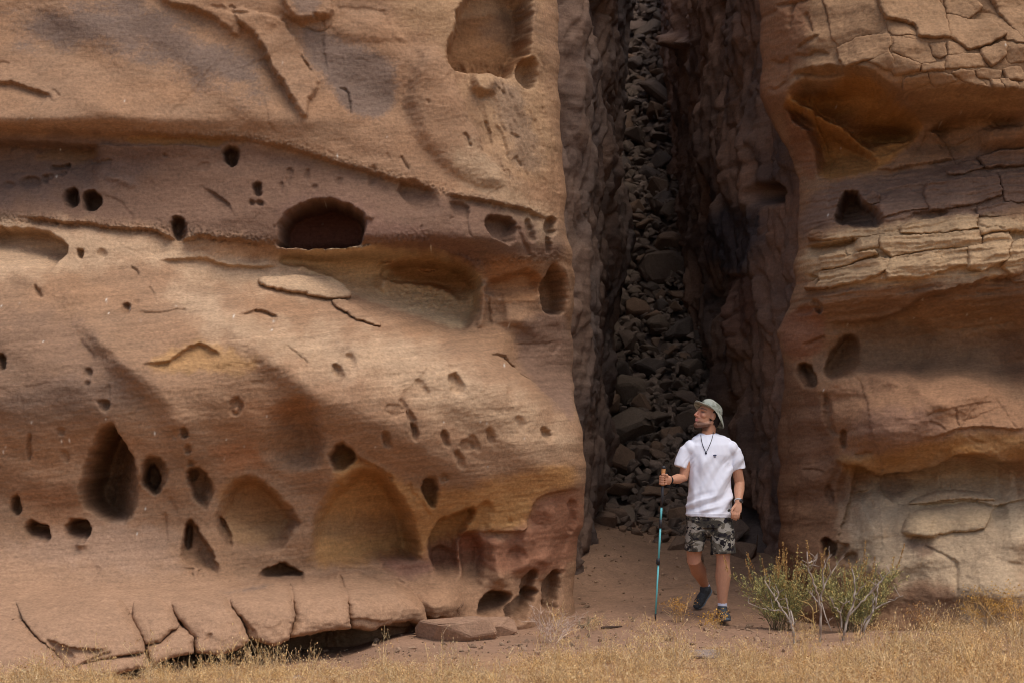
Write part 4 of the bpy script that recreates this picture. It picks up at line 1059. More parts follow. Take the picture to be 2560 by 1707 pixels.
    # bulge with its broad top
    top = Z8((365, 515), (430, 482), (510, 462), (530, 435), (575, 428), (640, 432), (700, 420), (830, 460), (870, 480), (1000, 450), (1100, 450), (1200, 490), (1280, 560), (1345, 612))
    r.step(top, -0.14, 14, 120, 0.15)
    for a, b, h in ((650, 470, .05), (720, 500, .06), (780, 450, .05), (850, 540, .05), (600, 560, .03), (940, 600, .04), (1100, 560, .03)):
        q = Z8((a, b))[0]; r.bump(q[0], q[1], 22, 12, h, 20)
    r.step(Z8((840, 780), (960, 750), (1060, 720), (1200, 715), (1400, 738)), 0.07, 3, 40, 0.08, lip=0.02)
    r.crack(Z8((890, 690), (900, 650), (1030, 620), (1140, 600), (1250, 600)), 0.03, 3)
    r.crack(Z8((1030, 620), (1045, 700), (1060, 720)), 0.04, 3); r.crack(Z8((895, 690), (960, 700), (1000, 740)), 0.03, 3)
    r.crack(Z8((1050, 700), (1160, 660), (1280, 620), (1372, 610)), 0.02, 3); r.crack(Z8((1230, 570), (1290, 640), (1330, 735)), 0.03, 3); r.crack(Z8((1100, 730), (1110, 770), (1200, 800)), 0.02, 3)
    r.dent(ell(2107, 1098, 9, 25), 0.3, 7)
    r.dent(Z8((380, 560), (420, 540), (430, 700), (460, 760), (420, 760), (390, 680)), 0.12, 12)
    r.step(Z8((430, 860), (500, 905), (560, 900), (660, 962), (700, 942), (830, 942), (960, 892), (1010, 862), (1100, 850), (1200, 862), (1310, 892), (1400, 880)), 0.34, 6, 70, 0.08, lip=0.04)
    r.crack(Z8((540, 860), (590, 845), (640, 840)), 0.10, 4)
    r.bump(2130, 1150, 30, 18, 0.07)
    # pale foot ledges
    r.step(Z8((655, 965), (690, 1040), (770, 1100), (815, 1108)), -0.10, 5, 60, 0.1)
    r.step(Z8((770, 1245), (860, 1262), (980, 1252)), 0.14, 4, 30, 0.3, lip=0.05)
    r.step(Z8((820, 1110), (960, 1085), (1200, 1082), (1235, 1108), (1400, 1062)), 0.07, 4, 30, 0.1, lip=0.02)
    r.dent(Z8((1228, 1120), (1290, 1100), (1300, 1150), (1240, 1190)), 0.08, 6)
    r.crack(Z8((860, 1280), (960, 1330), (1060, 1390), (1040, 1480), (1050, 1560)), 0.09, 5)
    r.step(Z8((510, 1060), (560, 1030), (640, 1010)), 0.09, 5, 40, 0.1)
    r.dent(Z8((590, 1090), (630, 1070), (645, 1110), (610, 1120)), 0.06, 6)
    r.crack(Z8((500, 1290), (470, 1350), (440, 1400)), 0.12, 10)
    r.crack(Z8((1220, 1350), (1260, 1370), (1372, 1400)), 0.04, 7)
    r.bump(2480, 1450, 70, 60, 0.12, 0, 3); r.bump(2300, 1340, 60, 70, 0.10, 0, 3); r.bump(2180, 1300, 40, 60, 0.08); r.bump(2400, 1240, 90, 26, 0.07, -5, 3); r.bump(2540, 1330, 40, 60, 0.07)
    # flank
    r.dent(Z8((385, 1270), (410, 1258), (450, 1300), (445, 1345), (410, 1370), (385, 1340)), 0.4, 8)
    r.dent(Z8((480, 1350), (540, 1330), (550, 1390), (500, 1400)), 0.12, 8)
    r.dent(Z8((390, 1010), (430, 1000), (440, 1100), (400, 1090)), 0.1, 10)
    r.crack(Z8((290, 930), (340, 925), (400, 940)), 0.04, 3); r.crack(Z8((260, 1020), (250, 1100), (230, 1250)), 0.08, 7)
    r.crack(Z8((210, 600), (230, 800), (200, 1000)), 0.07, 8)
    if main:
        for b in BLOCKS:
            r.dent(Z7(*b), 0.05, 6, ch=1)
    return r.finish(0.88, 0.9)

RIGHT_EDGE = [(-3000, 1900), (0, 1900), (100, 1902), (200, 1905), (260, 1915), (300, 1935), (350, 1960), (400, 1985), (450, 2000), (480, 1998), (530, 2005), (600, 1998), (650, 1990), (700, 1988), (760, 1978), (830, 1948), (880, 1955), (930, 1965), (1000, 1958), (1080, 1942), (1150, 1950), (1250, 1952), (1350, 1950), (1450, 1945), (1600, 1940), (2000, 1940)]

def build_right():
    RD = 0.30
    xc, ye = edge_x(RC, RIGHT_EDGE, ZR, RD * 0.6)
    far = 7.4; fine = 4.75; nf = 305
    B = np.linspace(fine, far, 40)[1:]
    X = np.concatenate([xc[:, None] + (fine - xc[:, None]) * np.linspace(0, 1, nf)[None, :], np.repeat(B[None, :], ZR.size, 0)], 1)
    Z = np.repeat(ZR[:, None], X.shape[1], 1)
    t = np.clip(((xc[:, None] + RD) - X) / RD, 0, 1)
    back = RD * (1 - np.sqrt(np.clip(1 - t ** 2 * 0.985, 0, 1)))
    P, C = face_points(X, Z, RC, right_relief, back, fade=1 - 0.7 * t ** 3)
    ks = (np.linspace(0, 1, 40)[1:] ** 1.3)[::-1]
    side = np.repeat(P[:, :1, :], ks.size, 1)
    side[..., 1] += ks[None, :] * 3.0
    side[..., 0] += 0.22 * ks[None, :] * 3.0 + 0.08 * sm(ks[None, :] / 0.1) * fbm(side[..., 1] * 1.4, side[..., 2], 320, 4)
    sc = np.repeat(C[:, :1, :], ks.size, 1)
    P = np.concatenate([side, P], 1); C = np.concatenate([sc, C], 1)
    o = grid_mesh('cliff_right', P, C, None, SANDSTONE)
    tag(o, 'layered brown sandstone cliff with a pale rounded foot and cracked blocks on top', None, None, 'structure')
    return o

cliff_right = build_right()
_rr = np.random.default_rng(44)
for b in BLOCKS:
    build_piece('rock_block', Z7(*b), RC, lambda u, v: right_relief(u, v, False), cliff_right, 0.02 + _rr.uniform(-0.02, 0.035), 0.022, 4, bulge=0.008, st=0.0085, dr=0.12, grow=3.0, ch=0, tilt=(_rr.uniform(-0.05, 0.05), _rr.uniform(-0.06, 0.06)))
for b in STRATA:
    build_piece('rock_slab', Z7(*b), RC, lambda u, v: right_relief(u, v, False), cliff_right, 0.04 + _rr.uniform(-0.02, 0.05), 0.025, 4, bulge=0.004, st=0.0085, dr=0.15, grow=2.0, ch=0, tilt=(_rr.uniform(-0.02, 0.02), _rr.uniform(-0.05, 0.05)))
build_piece('rock_slab', Z8((770, 1205), (800, 1150), (860, 1125), (1000, 1100), (1180, 1090), (1228, 1112), (1215, 1190), (1170, 1230), (980, 1250), (860, 1262), (775, 1245)), RC, lambda u, v: right_relief(u, v, False), cliff_right, 0.07, 0.09, 12, bulge=0.03, st=0.0085)
build_piece('rock_slab', Z8((800, 1098), (880, 1050), (1000, 1020), (1150, 1030), (1250, 1062), (1232, 1085), (1000, 1078), (850, 1105)), RC, lambda u, v: right_relief(u, v, False), cliff_right, 0.05, 0.07, 9, bulge=0.02, st=0.0085)
# ------------------------------------------------------------------ the cleft: inner walls, scree, sand
def ground_z(X, Y):
    """height of the sand"""
    X = np.asarray(X, float); Y = np.asarray(Y, float)
    up = 0.70 * sm((Y - 15.8) / 5.8) + 0.10 * np.clip(Y - 21.5, 0, 30)
    inside = sm((X + 1.2) / 1.0) * sm((5.0 - X) / 1.0)
    z = up * inside
    z = z + 0.22 * sm((Y - 17.5) / 3) * sm((1.35 - X) / 0.8) * inside + 0.05 * fbm(X / 1.5, Y / 1.1, 401, 3) + 0.010 * fbm(X / 0.35, Y / 0.3, 402, 3)
    z = z - 0.11 * sm((Y - 12.3) / 1.0) * sm((-0.75 - X) / 0.6) * sm((X + 3.6) / 1.2)
    z = z + 0.05 * np.exp(-((X - 2.9) / 0.9) ** 2 - ((Y - 14.6) / 0.9) ** 2)
    return z

def build_ground():
    xs = np.concatenate([-np.geomspace(7, 500, 40)[::-1], np.arange(-6.9, 6.9, 0.05), np.geomspace(7, 500, 40)])
    ys = np.concatenate([-np.geomspace(3, 500, 40)[::-1], np.linspace(-2.8, 9.4, 40), np.arange(9.5, 23, 0.045), np.geomspace(23.1, 500, 50)])
    X, Y = np.meshgrid(xs, ys)
    Zg = ground_z(X, Y)
    far = np.maximum(np.abs(X), np.abs(Y)) > 40
    Zg[far] = 0.0
    P = np.stack([X, Y, Zg], -1)
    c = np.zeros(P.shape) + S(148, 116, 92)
    n = fbm(X / 0.9, Y / 0.7, 411, 5)
    c = c * (1 + 0.18 * n)[..., None]
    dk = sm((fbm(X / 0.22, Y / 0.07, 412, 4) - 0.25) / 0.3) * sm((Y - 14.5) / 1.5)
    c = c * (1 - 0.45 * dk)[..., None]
    dry_litter = sm((14.6 - Y) / 2.0)[..., None]  # paler, yellower ground where dry litter lies
    c = c * (1 - dry_litter) + c * np.array([1.22, 1.18, 0.98]) * dry_litter
    cleft_shade = sm((Y - 16.5) / 3)
    c = c * (1 - 0.15 * cleft_shade)[..., None]  # sand darkened into the cleft, its shade painted in
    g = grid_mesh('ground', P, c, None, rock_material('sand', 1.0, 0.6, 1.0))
    tag(g, 'sandy desert ground with dry litter', None, None, 'structure')
    return g
ground = build_ground()

def wall_strip(name, path, zr, tone, seed, lean, flute=0.22, nper=0.03, marks=None, label=None):
    """a rough wall above a plan line"""
    p = np.array(path, float)
    seg = np.hypot(*(p[1:] - p[:-1]).T); s = np.concatenate([[0], np.cumsum(seg)])
    n = int(s[-1] / nper)
    t = np.linspace(0, s[-1], n)
    x = np.interp(t, s, p[:, 0]); y = np.interp(t, s, p[:, 1])
    k = np.exp(-np.linspace(-2, 2, 41) ** 2); k /= k.sum()
    xx = np.convolve(np.pad(x, 20, 'edge'), k, 'valid'); yy = np.convolve(np.pad(y, 20, 'edge'), k, 'valid')
    T, Z = np.meshgrid(t, zr)
    X = np.repeat(xx[None], zr.size, 0) + lean(Z, np.repeat(yy[None], zr.size, 0)); Y = np.repeat(yy[None], zr.size, 0)
    P = np.stack([X, Y, Z], -1)
    N = normals(P)
    N = np.where((N[..., 1] > 0)[..., None], -N, N)
    fc = fbm(T / 0.7, Z / 1.0, seed + 11, 2); fc2 = fbm(T / 0.35, Z / 0.4, seed + 12, 2)
    d = 0.16 * (np.round(fc * 4) / 4 * 0.7 + fc * 0.3) + 0.035 * (np.round(fc2 * 4) / 4)
    d = d + flute * fbm(T / 0.9 + 0.25 * Z, Z / 2.4, seed, 5, 0.55) + 0.05 * fbm(T / 0.3, Z / 0.7, seed + 1, 4)
    rg = 1 - np.abs(fbm(T / 0.55 + 0.2 * Z, Z / 2.2, seed + 2, 3)) * 2
    d = d + 0.06 * rg - 0.02
    cr = np.abs(pn(T / 0.5 + 0.35 * pn(T, Z, seed + 8), Z / 0.62 + 0.4 * pn(T / 0.9, Z / 0.9, seed + 9), seed + 5))
    d = d - 0.04 * np.exp(-(cr / 0.05) ** 2)
    d = d + 0.02 * fbm(T / 0.5, Z / 0.06, seed + 6, 3)
    c = np.zeros(P.shape) + tone
    m = sm(0.5 + 1.6 * fbm(T / 0.9, Z / 1.3, seed + 3, 4))
    c = c * (1 - m[..., None]) + (tone * np.array([1.35, 1.2, 1.05])) * m[..., None]
    m = sm(0.1 + 1.8 * fbm(T / 0.6, Z / 0.9, seed + 4, 5))
    c = c * (1 - 0.6 * m[..., None]) + S(62, 54, 54) * 0.6 * m[..., None]
    if marks is not None: d, c = marks(P, T, Z, d, c)
    P = P + N * d[..., None]
    o = grid_mesh(name, P, c, None, SANDSTONE)
    tag(o, label, None, None, 'structure')
    return o

zr_in = np.concatenate([np.arange(-0.3, 9.6, 0.026), np.linspace(9.7, 14, 30)])
def lean_l(z, y): return 0.03 * z - 0.9 * np.clip(z - 6.6 - 0.26 * np.clip(y - 22, 0, 20), 0, 9)  # walls flare above view, shaped to let skylight down the cleft
def lean_r(z, y): return -0.03 * (z - 3) + 0.9 * np.clip(z - 6.6 - 0.26 * np.clip(y - 22, 0, 20), 0, 9)

def marks_r(P, T, Z, d, c):
    u = 1280 + F * P[..., 0] / P[..., 1]; v = HV - F * (P[..., 2] - CZ) / P[..., 1]
    r = Relief(u, v)
    r.c = c.reshape(-1, 3).copy()
    r.dent([(1609, 273), (1596, 356), (1633, 447), (1692, 467), (1700, 407), (1673, 376), (1633, 316)], 0.22, 26)
    r.dent(ell(1930, 486, 42, 32), 0.5, 14, 30, (0, -1))
    r.dent(ell(1712, 100, 28, 16, 20), 0.2, 10); r.dent([(1780, -20), (1820, 10), (1810, 70), (1785, 60)], 0.3, 10)
    r.step([(1780, 640), (1820, 690), (1880, 680), (1930, 690)], 0.12, 5, 40)
    r.step([(1860, 400), (1900, 405), (1960, 398)], 0.08, 4, 24)
    r.dent(ell(1790, 760, 14, 34), 0.3, 8); r.dent(ell(1830, 1040, 22, 60), 0.3, 16)
    r.step([(1790, 900), (1830, 890), (1900, 886)], 0.10, 5, 40)
    r.dent([(1850, 1260), (1880, 1240), (1900, 1330), (1870, 1400)], 0.25, 14)
    r.crack([(1850, 330), (1880, 250), (1870, 160)], 0.08, 4); r.crack([(1830, 420), (1800, 500), (1790, 620)], 0.15, 8)
    r.patch([(1760, 560), (1800, 520), (1900, 520), (1960, 560), (1900, 680), (1800, 680), (1770, 640)], S(64, 58, 60), 0.8, 24, 0.8, 431)
    r.patch([(1800, 690), (1920, 690), (1900, 830), (1830, 850)], S(118, 84, 68), 0.7, 20, 0.7, 432)
    return d + r.d.reshape(d.shape), r.c.reshape(c.shape)

inner_l = wall_strip('cleft_wall_left', [(-0.6, 17.9), (0.1, 17.6), (0.45, 17.8), (0.74, 19.2), (0.92, 20.8), (0.97, 21.6), (0.95, 22.6), (0.98, 26), (1.2, 33), (1.4, 42)], zr_in, S(106, 90, 80), 501, lean_l, label='grey brown rock wall on the left side of the shadowed cleft')
inner_r = wall_strip('cleft_wall_right', [(3.1, 42), (2.70, 34), (2.38, 28), (2.28, 25), (2.26, 23), (2.28, 21), (2.42, 19.4), (2.62, 18.2), (3.0, 17.2)], zr_in, S(122, 98, 84), 541, lean_r, 0.26, 0.03, marks_r, label='dark fluted rock wall on the right side of the cleft')

# back of the cleft, top kept low to let skylight in
def back_wall():
    xs = np.arange(-1, 5.5, 0.08); zs = np.arange(0, 10.6, 0.08)
    X, Z = np.meshgrid(xs, zs)
    Y = 39 + 0.5 * fbm(X / 0.9, Z / 1.5, 571, 4)
    c = np.zeros(X.shape + (3,)) + S(90, 74, 64)
    o = grid_mesh('cleft_wall_back', np.stack([X, Y, Z], -1), c, None, SANDSTONE)
    tag(o, 'dark rock wall at the far end of the cleft', None, None, 'structure')
back_wall()

# ------------------------------------------------------------------ scree of fallen rocks
def scree_z(X, Y):
    z = 0.46 + (Y - 20.3) * 0.625 + 0.16 * fbm(X / 1.1, Y / 1.1, 601, 3) + 0.25 * (X - 1.6)
    return z + 0.55 * np.exp(-((Y - 19.4) / 0.9) ** 2) * sm((X - 1.25) / 0.7)

def build_scree():
    xs = np.arange(-0.4, 4.0, 0.06); ys = np.arange(17.8, 38.6, 0.06)
    X, Y = np.meshgrid(xs, ys)
    P = np.stack([X, Y, scree_z(X, Y) - 0.12 + 0.05 * fbm(X / 0.2, Y / 0.2, 602, 3)], -1)
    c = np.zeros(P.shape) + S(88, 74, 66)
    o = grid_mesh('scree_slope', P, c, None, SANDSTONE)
    tag(o, 'dark slope of fallen rocks filling the cleft', None, None, 'structure')
    return o
scree = build_scree()

def rock_mesh(name, seed, size=(1, 1, 1), npt=13, bev=0.04):
    rs = np.random.default_rng(seed)
    bm = bmesh.new()
    pts = rs.normal(size=(npt, 3)); pts /= np.abs(pts).max(1, keepdims=True) ** 0.6 * np.linalg.norm(pts, axis=1, keepdims=True) ** 0.4
    for q in pts: bm.verts.new(Vector((q[0] * size[0], q[1] * size[1], q[2] * size[2])) * 0.5)
    res = bmesh.ops.convex_hull(bm, input=bm.verts)
    bmesh.ops.delete(bm, geom=[g for g in res['geom_interior'] + res['geom_unused'] if isinstance(g, bmesh.types.BMVert)], context='VERTS')
    bmesh.ops.dissolve_limit(bm, angle_limit=math.radians(14), verts=bm.verts, edges=bm.edges)
    bmesh.ops.bevel(bm, geom=bm.edges[:], offset=bev, segments=1, affect='EDGES', profile=0.6)
    me = bpy.data.meshes.new(name); bm.to_mesh(me); bm.free()
    return me

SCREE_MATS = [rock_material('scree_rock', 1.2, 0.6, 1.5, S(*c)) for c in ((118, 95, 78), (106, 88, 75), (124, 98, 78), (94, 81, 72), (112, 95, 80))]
ROCKS = []
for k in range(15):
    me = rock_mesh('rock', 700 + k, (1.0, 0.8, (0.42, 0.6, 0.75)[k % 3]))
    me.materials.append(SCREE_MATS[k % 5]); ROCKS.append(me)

def place_rocks():
    rs = np.random.default_rng(77)
    spots = []
    tries = 0
    while len(spots) < 258 and tries < 20000:
        tries += 1
        v = rs.uniform(-60, 1420)
        uL = 1470; uR = np.interp(v, [0, 400, 600, 900, 1100, 1420], [1660, 1660, 1690, 1725, 1760, 1780])
        u = rs.uniform(uL, uR)
        # meet the slope along the sight line
        Y = (CZ - 0.46 + 20.3 * 0.625) / (0.625 - (HV - v) / F) 
        if not (19.9 < Y < 38): continue
        X = (u - 1280) / F * Y
        size = rs.choice([0.22, 0.3, 0.4, 0.55, 0.75], p=[0.20, 0.28, 0.26, 0.17, 0.09]) * rs.uniform(0.85, 1.2)
        if v > 1250: size *= 0.55
        if any((a - X) ** 2 + (b - Y) ** 2 < (0.36 * (size + z)) ** 2 for a, b, z in spots): continue
        spots.append((X, Y, size))
    for k in range(46):
        Y = rs.uniform(18.4, 20.6); X = rs.uniform(1.0, 2.2) if k < 34 else rs.uniform(0.75, 1.3)
        if X < 1.3 and Y < 19.6: continue
        if Y < 19.3 and 1.18 < X < 1.6: continue
        spots.append((X, Y, rs.choice([0.1, 0.15, 0.22, 0.3]) * rs.uniform(0.8, 1.2)))
    for k, (X, Y, size) in enumerate(spots):
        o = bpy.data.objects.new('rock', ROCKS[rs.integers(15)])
        COL.objects.link(o); o.parent = scree
        o.location = (X, Y, max(float(scree_z(np.array(X), np.array(Y))), float(ground_z(X, Y))) + 0.06 * size)
        o.scale = (size * rs.uniform(0.8, 1.3), size, size * rs.uniform(0.8, 1.2))
        o.rotation_euler = (rs.normal() * 0.35 + 0.3, rs.normal() * 0.3, rs.uniform(0, 6.28))
    # small stones between them, one mass
    V, Fc, n = [], [], 0
    src = []
    for me in ROCKS[:6]:
        me.calc_loop_triangles()
        v = np.array([q.co[:] for q in me.vertices]); t = np.array([q.vertices[:] for q in me.loop_triangles])
        src.append((v, t))
    C = []
    for k in range(2600):
        v = rs.uniform(-60, 1430); u = rs.uniform(1480, 1800)
        Y = (CZ - 0.46 + 20.3 * 0.625) / (0.625 - (HV - v) / F) + rs.normal() * 0.05
        if not (19.7 < Y < 38.4): continue
        X = (u - 1280) / F * Y
        a, t = src[rs.integers(6)]
        s = rs.uniform(0.06, 0.2)
        R = np.array(Matrix.Rotation(rs.uniform(0, 6.3), 3, Vector(rs.normal(size=3)).normalized()))
        V.append((a @ R.T) * s + np.array([X, Y, float(scree_z(np.array(X), np.array(Y)))]))
        Fc.append(t + n); n += len(a)
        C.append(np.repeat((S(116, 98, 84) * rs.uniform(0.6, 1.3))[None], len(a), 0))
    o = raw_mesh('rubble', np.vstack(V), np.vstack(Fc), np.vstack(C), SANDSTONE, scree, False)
    o['kind'] = 'stuff'
place_rocks()
# ------------------------------------------------------------------ walker
PY = 16.35
def M(u, v, dy=0.0):
    return np.array(world_at(u, v, PY + dy))

def ring_tube(pts, rads, n=16, side=None, flat_ends=False):
    """closed tube through points; rads: r or (ra, rb) per point, ra along `side`"""
    pts = [np.array(p, float) for p in pts]
    V, Fc = [], []
    m = len(pts)
    rads = [(r, r) if np.isscalar(r) else r for r in rads]
    P, R = list(pts), list(rads)
    if not flat_ends:
        d0 = pts[0] - pts[1]; d0 /= np.linalg.norm(d0); d1 = pts[-1] - pts[-2]; d1 /= np.linalg.norm(d1)
        k0, k1 = min(rads[0]), min(rads[-1])
        P = [pts[0] + d0 * k0 * 0.98, pts[0] + d0 * k0 * 0.7] + P + [pts[-1] + d1 * k1 * 0.7, pts[-1] + d1 * k1 * 0.98]
        R = [(rads[0][0] * 0.15, rads[0][1] * 0.15), (rads[0][0] * 0.7, rads[0][1] * 0.7)] + R + [(rads[-1][0] * 0.7, rads[-1][1] * 0.7), (rads[-1][0] * 0.15, rads[-1][1] * 0.15)]
    for i, p in enumerate(P):
        t = P[min(i + 1, len(P) - 1)] - P[max(i - 1, 0)]
        t = t / (np.linalg.norm(t) + 1e-9)
        a = np.array(side if side is not None else (1, 0, 0), float)
        if abs(a @ t) > 0.9: a = np.array((0, 1, 0.0))
        a = a - t * (a @ t); a /= np.linalg.norm(a)
        b = np.cross(t, a)
        for k in range(n):
            w = 2 * math.pi * k / n
            V.append(p + a * R[i][0] * math.cos(w) + b * R[i][1] * math.sin(w))
    for i in range(len(P) - 1):
        for k in range(n):
            k2 = (k + 1) % n
            Fc.append((i * n + k, i * n + k2, (i + 1) * n + k2, (i + 1) * n + k))
    Fc.append(tuple(range(n))[::-1]); Fc.append(tuple((len(P) - 1) * n + k for k in range(n)))
    return V, Fc

def blob(c, ax, n=14):
    """ellipsoid; ax = three axis vectors (with length)"""
    V, Fc = [], []
    for i in range(1, n):
        a = math.pi * i / n
        for k in range(2 * n):
            w = math.pi * k / n
            V.append(np.array(c) + np.array(ax[0]) * math.sin(a) * math.cos(w) + np.array(ax[1]) * math.sin(a) * math.sin(w) + np.array(ax[2]) * math.cos(a))
    for i in range(n - 2):
        for k in range(2 * n):
            k2 = (k + 1) % (2 * n)
            Fc.append((i * 2 * n + k, (i + 1) * 2 * n + k, (i + 1) * 2 * n + k2, i * 2 * n + k2))
    Fc.append(tuple(range(2 * n))); Fc.append(tuple((n - 2) * 2 * n + k for k in range(2 * n))[::-1])
    return V, Fc

def join(parts):
    V, Fc = [], []
    for v, f in parts:
        n = len(V)
        V += [tuple(float(x) for x in q) for q in v]; Fc += [tuple(i + n for i in g) for g in f]
    return V, Fc

def mesh_from(name, VF, mat, parent=None, voxel=None, smooth=4, shade=True, sf=0.5):
    me = bpy.data.meshes.new(name); me.from_pydata(VF[0], [], VF[1]); me.update()
    o = bpy.data.objects.new(name, me); COL.objects.link(o)
    if voxel:
        md = o.modifiers.new('r', 'REMESH'); md.mode = 'VOXEL'; md.voxel_size = voxel
        if smooth:
            ms = o.modifiers.new('s', 'SMOOTH'); ms.factor = sf; ms.iterations = smooth
        dg = bpy.context.evaluated_depsgraph_get()
        new = bpy.data.meshes.new_from_object(o.evaluated_get(dg))
        o.modifiers.clear(); o.data = new; new.name = name; bpy.data.meshes.remove(me); me = new
    me.polygons.foreach_set('use_smooth', np.full(len(me.polygons), shade, bool))
    me.materials.clear(); me.materials.append(mat)
    if parent: o.parent = parent
    return o

def set_tone(o, fn):
    me = o.data
    co = np.zeros(len(me.vertices) * 3); me.vertices.foreach_get('co', co); co = co.reshape(-1, 3)
    c = fn(co)
    at = me.color_attributes.new('tone', 'FLOAT_COLOR', 'POINT')
    at.data.foreach_set('color', np.hstack([np.clip(c, 0, 1), np.ones((len(c), 1))]).astype(np.float32).ravel())

def push(o, fn):
    me = o.data
    n = len(me.vertices)
    co = np.zeros(n * 3); me.vertices.foreach_get('co', co); co = co.reshape(-1, 3)
    no = np.zeros(n * 3); me.vertices.foreach_get('normal', no); no = no.reshape(-1, 3)
    co = co + no * fn(co)[:, None]
    me.vertices.foreach_set('co', co.ravel()); me.update()

def build_person():
    person = empty('person', (1.66, PY, 0.0))
    off = np.array(person.location)
    def put(o):
        o.parent = person
        me = o.data
        co = np.zeros(len(me.vertices) * 3); me.vertices.foreach_get('co', co)
        co = (co.reshape(-1, 3) - off).ravel(); me.vertices.foreach_set('co', co); me.update()
        return o
    # head frame
    f = np.array((-0.87, -0.36, 0.36)); f /= np.linalg.norm(f)
    s = np.cross(f, (0, 0, 1)); s /= np.linalg.norm(s)
    h = np.cross(s, f)
    C0 = M(1771, 1035, 0.0)
    def H(a, b, c): return C0 + f * a + s * b + h * c
    parts = []
    parts.append(blob(H(-0.012, 0, 0.012), (f * 0.100, s * 0.077, h * 0.105)))          # skull
    parts.append(blob(H(0.030, 0, -0.055), (f * 0.062, s * 0.058, h * 0.072)))          # face
    parts.append(ring_tube([H(-0.025, -0.052, -0.062), H(0.02, -0.047, -0.098), H(0.066, -0.016, -0.122), H(0.066, 0.016, -0.122), H(0.02, 0.047, -0.098), H(-0.025, 0.052, -0.062)], [0.02, 0.021, 0.021, 0.021, 0.021, 0.02], 10))
    parts.append(blob(H(0.074, 0, -0.118), (f * 0.022, s * 0.026, h * 0.02)))            # chin
    parts.append(ring_tube([H(0.088, 0, 0.0), H(0.104, 0, -0.03), H(0.112, 0, -0.046), H(0.092, 0, -0.056)], [0.009, 0.011, 0.013, 0.010], 10))   # nose
    for q in (-1, 1):
        parts.append(blob(H(0.096, q * 0.012, -0.05), (f * 0.011, s * 0.009, h * 0.009)))
        parts.append(ring_tube([H(0.086, q * 0.012, 0.012), H(0.082, q * 0.035, 0.014), H(0.06, q * 0.056, 0.006)], [0.010, 0.011, 0.009], 8))   # brow
        parts.append(blob(H(0.058, q * 0.042, -0.035), (f * 0.026, s * 0.026, h * 0.024)))   # cheek
        parts.append(blob(H(-0.012, q * 0.080, -0.018), (f * 0.018, s * 0.010 + f * 0.004, h * 0.032)))   # ear
    parts.append(ring_tube([H(0.078, -0.022, -0.078), H(0.094, 0, -0.076), H(0.078, 0.022, -0.078)], [0.006, 0.0085, 0.006], 8))
    parts.append(ring_tube([H(0.077, -0.02, -0.092), H(0.091, 0, -0.091), H(0.077, 0.02, -0.092)], [0.006, 0.009, 0.006], 8))
    # neck and trunk
    parts.append(ring_tube([H(-0.03, 0, -0.05), M(1772, 1082, 0.01), M(1772, 1100, 0.01)], [(0.058, 0.06), (0.056, 0.058), (0.066, 0.062)], 16))
    parts.append(ring_tube([M(1773, 1112), M(1775, 1135), M(1775, 1190), M(1774, 1250), M(1772, 1300)], [(0.09, 0.05), (0.13, 0.075), (0.14, 0.09), (0.13, 0.09), (0.13, 0.09)], 20, (1, 0, 0)))
    # arm that holds the pole
    SH1, EL1, WR1 = M(1722, 1134, 0.0), M(1708, 1194, -0.02), M(1673, 1199, -0.18)
    parts.append(ring_tube([SH1, (SH1 + EL1) / 2, EL1, EL1 * 0.65 + WR1 * 0.35, WR1 * 0.8 + EL1 * 0.2, WR1], [0.044, 0.044, 0.040, 0.043, 0.030, 0.027], 14))
    # other arm
    SH2, EL2, WR2 = M(1835, 1136, 0.0), M(1849, 1206, 0.04), M(1846, 1256, -0.10)
    parts.append(ring_tube([SH2, (SH2 + EL2) / 2, EL2, EL2 * 0.65 + WR2 * 0.35, WR2 * 0.8 + EL2 * 0.2, WR2], [0.044, 0.045, 0.042, 0.044, 0.031, 0.028], 14))
    # hanging hand: palm, four fingers, thumb
    k1, k2 = M(1843, 1272, -0.125), M(1838, 1277, -0.13)
    parts.append(ring_tube([WR2, M(1844, 1266, -0.115), M(1842, 1277, -0.125)], [(0.026, 0.022), (0.038, 0.020), (0.040, 0.016)], 12, (1, 0, 0)))
    for j, (du, ln) in enumerate(((-9.5, 0.80), (-3.6, 0.95), (2.3, 1.0), (8.0, 0.85))):
        a = M(1841 + du, 1277, -0.127); b = a + np.array((-0.006, -0.012, -0.030)) * ln; c = b + np.array((-0.004, 0.004, -0.025)) * ln; d = c + np.array((0.0, 0.012, -0.016)) * ln
        parts.append(ring_tube([a, b, c, d], [0.0098, 0.0094, 0.0088, 0.0078], 8))
    parts.append(ring_tube([M(1836, 1265, -0.125), M(1830, 1273, -0.15), M(1829, 1281, -0.16), M(1831, 1287, -0.16)], [0.013, 0.0115, 0.010, 0.0085], 8))
    # gripping hand round the pole
    top, tip = M(1659, 1169, -0.22), np.array(world_at(1638, 1552, 16.32))
    ax = (tip - top) / np.linalg.norm(tip - top)
    G = top + ax * 0.095
    ea = np.array((1.0, 0.25, 0)); ea -= ax * (ea @ ax); ea /= np.linalg.norm(ea)
    eb = np.cross(ax, ea); 
    if eb[1] > 0: eb = -eb                      # towards the viewer
    parts.append(ring_tube([WR1, G + ea * 0.055 + eb * 0.006 + ax * 0.006, G + ea * 0.028 + eb * 0.004 + ax * 0.002], [(0.026, 0.026), (0.026, 0.038), (0.020, 0.040)], 12, eb))
    for j in range(4):
        o = ax * (-0.026 + 0.0195 * j)
        rr = 0.026
        P_ = [G + o + (ea * math.cos(w) + eb * math.sin(w)) * rr for w in (0.25, 0.95, 1.65, 2.35, 3.1, 3.7)]
        parts.append(ring_tube(P_, [0.0105, 0.0105, 0.0102, 0.0098, 0.0092, 0.008], 8))
